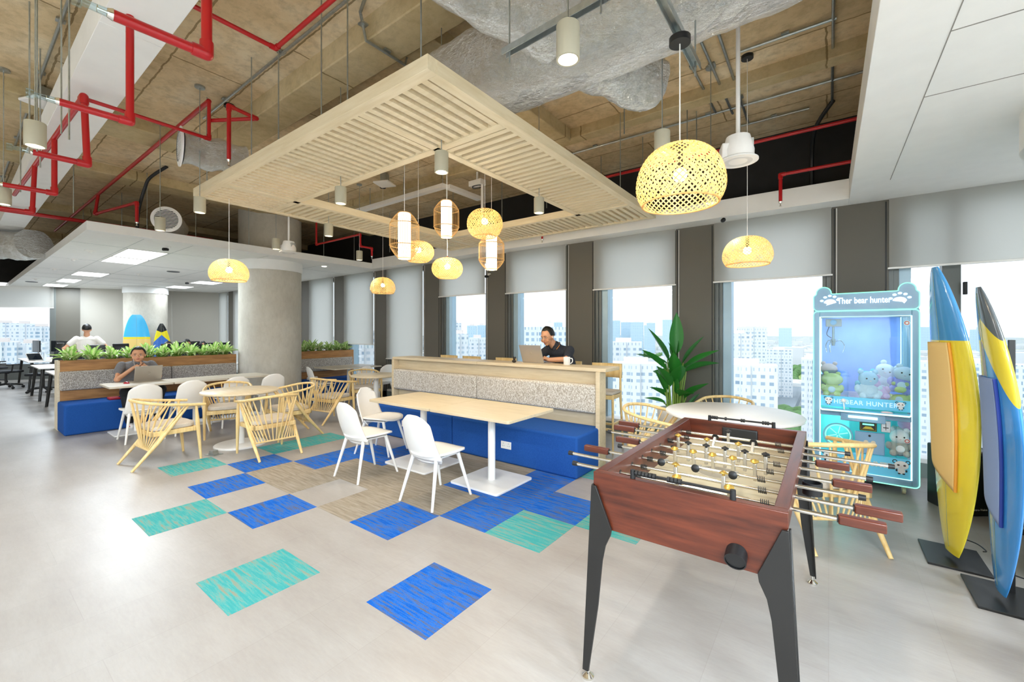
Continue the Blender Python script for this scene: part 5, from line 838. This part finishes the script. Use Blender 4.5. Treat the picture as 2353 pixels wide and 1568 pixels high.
def face(par,mt,glasses=False):
    o=None
    for s in (-1,1):
        p=mt@Vector((s*.032,.0805,.008)); B().ball((0,0,0),.0105,12,(1.25,.5,.55),Matrix.Translation(p)@mt.to_3x3().to_4x4()).ob('eye',EYEW,par)
        B().ball((0,.0045,0),.0055,10,(1,.4,.95),Matrix.Translation(p)@mt.to_3x3().to_4x4()).ob('iris',IRIS,par)
        B().tube([mt@Vector((s*.014,.091,.028)),mt@Vector((s*.032,.0915,.034)),mt@Vector((s*.052,.079,.029))],[.0025,.0042,.002],6).ob('eyebrow',HAIR,par)
        B().tube([mt@Vector((s*.020,.0885,.0135)),mt@Vector((s*.032,.0895,.0165)),mt@Vector((s*.045,.082,.0125))],[.0012,.002,.0012],5).ob('eyelid',IRIS,par)
        B().ball((0,0,0),.004,8,(1,.6,.6),Matrix.Translation(mt@Vector((s*.007,.108,-.030)))).ob('nostril',LIP,par)
    B().tube([mt@Vector((-.024,.083,-.053)),mt@Vector((-.008,.0925,-.050)),mt@Vector((.008,.0925,-.050)),mt@Vector((.024,.083,-.053))],[.002,.0045,.0045,.002],7).tube([mt@Vector((-.018,.085,-.058)),mt@Vector((0,.092,-.061)),mt@Vector((.018,.085,-.058))],[.002,.0055,.002],7).ob('lips',LIP,par)
    if glasses:
        g=B()
        for s in (-1,1): g.tube([mt@Vector((s*.034+.023*math.cos(q*PI/10),.097,.006+.016*math.sin(q*PI/10))) for q in range(20)],.0014,5,closed=True); g.tube([mt@Vector((s*.057,.095,.010)),mt@Vector((s*.079,.0,.012))],.0014,5)
        g.tube([mt@Vector((-.011,.097,.01)),mt@Vector((.011,.097,.01))],.0014,5); g.ob('glasses',CHROME,par)
def hair_cap(par,mt,mode='short',m=None):
    b=B(); b.grid(lambda u,v:Vector((0,0,0)),1,1) if 0 else None
    N,Mv=32,12; 
    def f(u,v):
        a=2*PI*u; front=max(0,math.sin(a)); q=min(1,max(0,(math.sin(a)-.30)/.35)); lim=(.56-.31*q*q*(3-2*q)+.10*max(0,-math.sin(a))); el=PI/2-v*lim*PI*.98
        if mode=='long': el=PI/2-v*(.62-.30*front+.25*max(0,-math.sin(a)))*PI
        r=.1; p=Vector((r*.84*math.cos(el)*math.cos(a),-.012+r*.99*math.cos(el)*math.sin(a),.028+r*.99*math.sin(el)+.014*(1-v)*(1+.5*front))); n=noise.noise(p*70)*.004; return mt@(p+p.normalized()*n)
    b.grid(f,N,Mv); bmesh.ops.remove_doubles(b.b,verts=b.b.verts,dist=1e-4); h=b.ob('hair',m or HAIR,par,solid=.008,ang=80)
    if mode=='long':
        b=B(); b.tube([mt@Vector((0,-.06,.03)),mt@Vector((0,-.075,-.08)),mt@Vector((0,-.07,-.2))],[.08,.075,.06],16); b.tube([mt@Vector((.07,-.01,.03)),mt@Vector((.078,-.0,-.08)),mt@Vector((.07,.0,-.17))],[.028,.03,.02],10); b.tube([mt@Vector((-.07,-.01,.03)),mt@Vector((-.078,.0,-.08)),mt@Vector((-.07,.0,-.17))],[.028,.03,.02],10); o=b.ob('long_hair',HAIR,par); remesh(o,.009)
    return h
def hand(b,w,d,pn,curl,side=1,s=1.0):   # w wrist, d finger direction, pn palm normal (towards inside), curl 0..1
    w=Vector(w); d=Vector(d).normalized(); pn=Vector(pn); pn=(pn-d*pn.dot(d)).normalized(); sd=d.cross(pn)*side; fi=[]
    b.tube([w-d*.02,w+d*.03*s,w+d*.075*s],[.026*s,.033*s,.036*s],12); 
    for q in (-.024,-.008,.008,.024): b.ball(w+d*.07*s+sd*q*s,.0125*s,10)
    for i,(q,L) in enumerate(((-.026,.060),(-.009,.072),(.009,.078),(.026,.070))):
        p=w+d*.078*s+sd*q*s; a=0; pts=[p]; 
        for j,f in enumerate((.45,.32,.23)):
            a+=curl*(.75+.1*i*.5+.25*j); dd=d*math.cos(a)+pn*math.sin(a); p=p+dd*L*f*s; pts.append(p)
        b.tube(pts,[.0092*s,.0088*s,.0080*s,.0068*s],8); b.ball(pts[-1],.0070*s,8)
    p0=w+d*.02*s+sd*.026*s; p1=p0+(sd*.7+d*.7+pn*.25).normalized()*.036*s; p2=p1+(d*.8+pn*.5+sd*.1).normalized()*.028*s; b.tube([p0,p1,p2],[.014*s,.011*s,.0085*s],8); b.ball(p2,.0085*s,8)
def R3(yaw,pitch=0,roll=0): return Matrix.Rotation(yaw,4,'Z')@Matrix.Rotation(pitch,4,'X')@Matrix.Rotation(roll,4,'Y')
V=Vector
# --- man in grey polo (faces +X) ---
t=thing('person','man in a grey polo sitting at the booth, chin on clasped hands behind a laptop','person',(0,0,0))
hm=Matrix.Translation((-9.03,1.885,1.165))@R3(rad(-105),rad(-5))@Matrix.Diagonal((1.1,1,.97,1)); b=B(); head_shapes(b,hm); limb(b,[V((-9.10,1.885,.98)),V((-9.055,1.885,1.09))],[.062,.056])
b.ball((-9.2,1.885,.78),.15,20,(.8,1.15,1.5)); limb(b,[V((-9.13,1.69,1.0)),V((-8.98,1.62,.79)),V((-8.915,1.80,.965))],[.055,.045,.028]); limb(b,[V((-9.13,2.08,1.0)),V((-8.99,2.14,.80)),V((-8.915,1.97,.965))],[.055,.045,.028])
hand(b,(-8.915,1.80,.965),(.12,.9,.45),(0,.1,1),.45,-1,.95); hand(b,(-8.915,1.97,.965),(-.05,-.9,.42),(.5,0,.9),.75,1,.95)
body=b.ob('body',SKIN,t); remesh(body,.0055,2); face(t,hm); hair_cap(t,hm)
b=B(); b.ball((-9.19,1.885,.82),.17,22,(.80,1.28,1.35)); b.ball((-9.15,1.885,.98),.12,20,(.9,1.75,.75)); b.ball((-9.24,1.885,.62),.17,20,(.85,1.15,1.0)); limb(b,[V((-9.13,1.70,1.0)),V((-9.06,1.645,.905))],[.066,.062]); limb(b,[V((-9.13,2.07,1.0)),V((-9.06,2.12,.905))],[.066,.062]); limb(b,[V((-9.11,1.885,1.0)),V((-9.08,1.885,1.045))],[.085,.074])
o=b.ob('grey_polo_shirt',fabric('grey_jersey','716f70','838182',120),t); remesh(o,.008,3)
b=B(); 
for s in (-1,1): b.tube([V((-9.075,1.885+s*.072,1.05)),V((-9.01,1.885+s*.05,1.025)),V((-8.985,1.885+s*.012,.985))],[.012,.018,.012],8)
b.ob('collar',bpy.data.materials['grey_jersey'],t)
b=B(); limb(b,[V((-9.25,1.80,.55)),V((-8.92,1.72,.58)),V((-8.90,1.75,.12))],[.11,.085,.055]); limb(b,[V((-9.25,1.97,.55)),V((-8.90,2.14,.585)),V((-8.90,2.06,.12))],[.11,.085,.055]); b.ball((-9.27,1.885,.56),.15,18,(1,1.15,.75)); o=b.ob('dark_trousers',M('dark_denim','17181d',.8),t); remesh(o,.01)
for y in (1.76,2.06):
    b=B(); b.ball((-8.86,y,.05),.055,16,(1.9,.8,.85)).ball((-8.91,y,.085),.045,12); o=b.ob('shoe',M('white_red_shoe','e6e2de',.6),t); remesh(o,.008); B().ball((-8.81,y-.01,.055),.03,12,(1.2,1,.6)).ob('shoe_patch',M('shoe_red','c8252a',.6),t)
B().tube([V((-8.905,1.93,.955))+V((.034*math.cos(q),0,.034*math.sin(q))) for q in [2*PI*k/16 for k in range(16)]],.009,8,closed=True).ob('watch',BLK,t,rot=(0,0,0))
B().tube(cat_rom([(-8.99,1.80,1.15),(-8.975,1.815,1.08),(-9.0,1.83,1.0),(-8.98,1.85,.92)],6),.0022,5).ob('earphone_cable',WPLA,t)
tag(bx('red_pouch',M('red_pouch','a3142b',.6),-.09,.09,-.07,.07,0,.035,loc=(-9.2,1.62,.46),bev=.012),'red pouch on the blue booth beside the man in grey','pouch')
# --- man with glasses at the counter (faces -Y) ---
t=thing('person','man with glasses in a dark polo typing on a laptop at the counter','person',(0,0,0))
hm=Matrix.Translation((-3.10,4.97,1.475))@R3(rad(172),rad(-16),rad(3))@Matrix.Scale(1.02,4); b=B(); head_shapes(b,hm); limb(b,[V((-3.03,5.10,1.30)),V((-3.075,5.02,1.40))],[.062,.056]); b.ball((-3.0,5.18,1.05),.15,20,(1.15,.8,1.5))
limb(b,[V((-2.83,5.10,1.30)),V((-2.80,4.95,1.175)),V((-3.01,4.84,1.17))],[.055,.044,.028]); limb(b,[V((-3.19,5.13,1.30)),V((-3.30,4.98,1.17)),V((-3.12,4.82,1.19))],[.055,.044,.028])
hand(b,(-3.01,4.84,1.17),(-.95,-.12,.25),(0,-.3,-.9),.6,1,.95); hand(b,(-3.12,4.82,1.19),(.5,-.6,-.1),(0,-.2,-1),.5,-1,.95)
o=b.ob('body',SKIN2,t); remesh(o,.0055,2); face(t,hm,True); hair_cap(t,hm)
NAVY=fabric('charcoal_jersey','33353b','41434a',140); b=B(); b.ball((-3.0,5.17,1.08),.17,22,(1.28,.8,1.3)); b.ball((-3.01,5.13,1.27),.12,20,(1.75,.9,.75)); b.ball((-3.0,5.22,.9),.17,20,(1.1,.85,1)); limb(b,[V((-2.83,5.10,1.29)),V((-2.805,5.0,1.215))],[.068,.062]); limb(b,[V((-3.19,5.13,1.29)),V((-3.26,5.03,1.215))],[.068,.062]); limb(b,[V((-3.02,5.11,1.3)),V((-3.04,5.07,1.35))],[.083,.072]); o=b.ob('dark_polo_shirt',NAVY,t); remesh(o,.008,3)
b=B(); b.tube([V((-2.985,5.09,1.395)),V((-2.94,5.0,1.37)),V((-2.99,4.94,1.30))],[.012,.02,.012],8).tube([V((-3.10,5.09,1.39)),V((-3.12,5.01,1.35)),V((-3.07,4.95,1.30))],[.012,.018,.012],8); o=b.ob('collar',NAVY,t); B().tube([V((-2.96,5.03,1.392)),V((-2.935,4.995,1.36)),V((-2.955,4.95,1.31))],.004,6).ob('collar_stripe',M('orange_stripe','d98a3a',.6),o,loc=(.014,-.014,0))
B().ball(hm@V((-.088,0,-.008)),.011,10,(.7,.8,1.3)).ob('earbud',WPLA,t)
b=B(); limb(b,[V((-3.08,5.25,.86)),V((-3.1,4.98,.84)),V((-3.1,5.08,.40))],[.11,.08,.055]); limb(b,[V((-2.93,5.25,.86)),V((-2.88,4.98,.84)),V((-2.9,5.08,.40))],[.11,.08,.055]); o=b.ob('dark_trousers',bpy.data.materials['dark_denim'],t); remesh(o,.012)
for x in (-3.1,-2.9): o=B().ball((x,5.06,.36),.05,14,(.8,1.8,.8)).ob('shoe',BLK,t)
# --- standing man seen from behind (far) ---
t=thing('person','man in a white T-shirt standing with hands on hips, seen from behind, far left','person',(-14.9,2.12,0),rad(78)); hm=Matrix.Translation((0,0,1.60))@R3(0); b=B(); head_shapes(b,hm); limb(b,[V((0,-.02,1.40)),V((0,0,1.5))],[.062,.056]); b.ball((0,0,1.2),.15,20,(1.05,.75,1.7)); b.ball((0,0,.98),.15,18,(1,.8,.9))
for s in (-1,1):
    limb(b,[V((s*.19,-.02,1.36)),V((s*.39,-.08,1.13)),V((s*.20,.06,1.02))],[.055,.042,.03]); hand(b,(s*.20,.06,1.02),(-s*.6,.2,-.6),(-s,0,.2),.4,s)
    limb(b,[V((s*.09,0,.92)),V((s*.10,.01,.5)),V((s*.10,-.02,.09))],[.09,.06,.04]); b.ball((s*.10,.05,.05),.05,12,(.8,1.9,.8))
remesh(b.ob('body',SKIN,t),.009,2); hair_cap(t,hm); b=B(); b.ball((0,0,1.2),.165,22,(1.15,.8,1.6)); b.ball((0,-.01,1.34),.12,20,(1.8,.85,.75)); b.ball((0,0,1.0),.16,18,(1.05,.85,.8))
for s in (-1,1): limb(b,[V((s*.18,-.02,1.37)),V((s*.29,-.05,1.24))],[.068,.066])
remesh(b.ob('white_tshirt',M('white_tshirt','e9e2d8',.8),t),.01,3); b=B()
for s in (-1,1): limb(b,[V((s*.09,0,.92)),V((s*.10,.01,.5)),V((s*.10,-.02,.10))],[.11,.08,.06])
remesh(b.ob('dark_trousers',bpy.data.materials['dark_denim'],t),.012)
def sitter(lb,x,y,rz,zh,hair,shirt,glasses=False):
    t=thing('person',lb,'person',(x,y,0),rz); hm=Matrix.Translation((0,.02,zh))@R3(0,rad(-8)); b=B(); head_shapes(b,hm); limb(b,[V((0,-.03,zh-.18)),V((0,0,zh-.09))],[.058,.052]); b.ball((0,-.04,zh-.42),.14,18,(1.1,.8,1.6))
    for s in (-1,1): limb(b,[V((s*.17,-.03,zh-.24)),V((s*.24,.05,zh-.45)),V((s*.10,.28,zh-.44))],[.05,.04,.026]); hand(b,(s*.10,.28,zh-.44),(-s*.3,1,0),(0,0,-1),.4,s); limb(b,[V((s*.08,-.05,.5)),V((s*.10,.33,.5)),V((s*.10,.35,.1))],[.09,.07,.045])
    remesh(b.ob('body',SKIN,t),.009,2); face(t,hm,glasses); hair_cap(t,hm,hair); b=B(); b.ball((0,-.04,zh-.45),.155,20,(1.15,.8,1.6)); b.ball((0,-.04,zh-.28),.11,18,(1.75,.85,.75))
    for s in (-1,1): limb(b,[V((s*.17,-.03,zh-.25)),V((s*.22,.02,zh-.36))],[.07,.062])
    remesh(b.ob('shirt',M('shirt_'+shirt,shirt,.8),t),.01,3); return t
sitter('woman with long dark hair and glasses looking down at a far desk','0' and -14.2,3.98,rad(-75),1.20,'long','d8d3cf',True); sitter('person with dark tied hair, forehead just above the plants, far desks',-13.6,3.42,rad(-80),1.16,'short','3a3f4c'); sitter('person with black hair mostly hidden behind a monitor at the far desks',-15.0,4.60,rad(-70),1.12,'short','20242b')
# ---------------- office furniture ----------------
DTOP=M('desk_top','eceae5',.4,var=.02)
def desk(lb,x0,x1,y0,y1,legs):
    t=thing('desk',lb,'desk',((x0+x1)/2,(y0+y1)/2,0),0,'white office desks'); a,b_=(x1-x0)/2,(y1-y0)/2; bx('desktop',DTOP,-a,a,-b_,b_,.715,.74,t,bev=.003); bx('beam',BMET,-a+.1,a-.1,-.03,.03,.67,.713,t)
    for sx,sy in legs: B().tube([(sx*(a-.12),sy*(b_-.08),.715),(sx*(a-.04),sy*(b_-.02),0)],[.032,.024],10).ob('leg',BMET,t)
al=((1,1),(1,-1),(-1,1),(-1,-1))
desk('white desk edge peeping out just left of the booth, nearest',-12.9,-11.3,1.22,2.9,al); desk('white desk behind, with black splayed legs, middle of the left ones',-16.4,-14.1,1.22,2.9,al) if 0 else desk('white desk with black legs, middle of the three left ones',-15.4,-13.9,1.22,1.86,al); desk('white desk carrying monitors and a laptop, furthest left',-19.6,-16.9,1.30,2.5,al)
desk('white desk behind the planter where the seated people work',-15.4,-13.0,3.75,5.0,al) if 0 else None
desk('white desk behind the planter in front of the woman with glasses',-12.7,-11.9,3.3,5.1,al)
def monitor(lb,x,y,rz,z=.74,w2=.27,h=.34):
    t=thing('monitor',lb,'monitor',(x,y,z),rz,'black office monitors'); bx('base_plate',BMET,-.10,.10,-.08,.08,0,.012,t,bev=.003); B().cyl((0,.02,.01),(0,.02,.34),.012,n=10).ob('arm',BMET,t); bx('panel',BLK,-w2,w2,-.03,.0,.20,.20+h,t,bev=.006); bx('screen',M('screen_dark','20262d',.15),-w2+.01,w2-.01,-.032,-.030,.215,.19+h,t); B().tube(cat_rom([(0,.03,.35),(.04,.08,.2),(.0,.06,.03)],6),.004,5).ob('cable',BLK,t)
monitor('black monitor seen side-on, left one on the far left desk',-18.7,1.62,rad(10)); monitor('black monitor in the middle of the far left desk',-18.2,1.98,rad(18)); monitor('black monitor nearest the planter on the far left desk',-17.4,2.02,rad(24))
monitor('black monitor hiding the person behind the right end of the planter',-12.2,4.05,rad(100),.74,.3,.33); monitor('black monitor behind the planter near the column',-12.2,3.5,rad(96),.74,.26,.3)
laptop('open laptop on the far left desk beside a bottle',(-17.6,1.50,.74),rad(-60),.33,.22,30); tag(B().lathe([(0,0),(.033,0),(.035,.15),(.02,.19),(.014,.24),(0,.24)],20).ob('water_bottle',M('frosted_bottle','cfd6dc',.3),loc=(-17.15,1.62,.74)),'pale water bottle on the far left desk','bottle')
def office_chair():
    t=thing('office_chair','x','office chair'); MESH=M('mesh_black','1c1f24',.7,var=.2,sc=200)
    for k in range(5):
        a=2*PI*k/5; d=V((math.cos(a),math.sin(a),0)); o=B().tube([d*.03+V((0,0,.12)),d*.18+V((0,0,.105)),d*.31+V((0,0,.075))],[.028,.022,.016],8).ob('base_arm',BLK,t); B().cyl(d*.31+V((-.02,0,.03)),d*.31+V((.02,0,.03)),.03,n=14).ob('caster',BLK,o)
    B().cyl((0,0,.1),(0,0,.42),.025,n=12).ob('gas_lift',BMET,t); bx('seat',MESH,-.25,.25,-.23,.25,.43,.49,t,bev=.025,seg=4); b=B(); b.grid(lambda u,v:V(((2*u-1)*(.23-.03*v),-.24-.06*v-.05*(1-(2*u-1)**2)*(1-v*.5),.52+.50*v)),12,12); b.ob('backrest',MESH,t,solid=.02)
    B().tube([(-.23,-.24,.53),(-.235,-.28,.8),(-.2,-.31,1.03),(.2,-.31,1.03),(.235,-.28,.8),(.23,-.24,.53)],.014,8).ob('back_frame',BLK,t); B().tube([(0,-.1,.42),(0,-.33,.5),(0,-.38,.9),(0,-.33,1.1)],.02,8).ob('spine',BLK,t)
    b=B(); b.grid(lambda u,v:V(((2*u-1)*.15,-.32-.03*(1-(2*u-1)**2)+.02*math.sin(v*PI),1.08+.17*v)),10,6); b.ob('headrest',BLK,t,solid=.035,bev=.01)
    for s in (-1,1): B().tube([(s*.2,-.05,.42),(s*.3,-.02,.46),(s*.31,0,.64)],.016,8).ob('armrest_post',BLK,t); bx('armrest',BLK,s*.31-.04,s*.31+.04,-.12,.13,.64,.67,t,bev=.01)
    return t
c0=office_chair(); c0.location=(-17.9,.98,0); c0.rotation_euler=(0,0,rad(20)); tag(c0,'black office chair at the left edge, seen in profile','office chair','black office chairs')
for x,y,a,lb in ((-16.1,1.50,150,'black office chair tucked between the left desks'),(-19.9,.80,30,'black office chair cut by the left picture edge'),(-13.3,2.05,80,'black chair back right in front of the standing man'),(-14.3,2.70,70,'black office chair with headrest turned, in front of the sky blue surfboard'),(-13.2,3.22,95,'black chair back left of the tied-hair person'),(-15.05,4.62,-70,'black office chair under the black-haired person at the far desks'),(-14.25,4.0,-75,'black office chair under the woman with glasses')): dup(c0,(x,y,0),rad(a),lb)
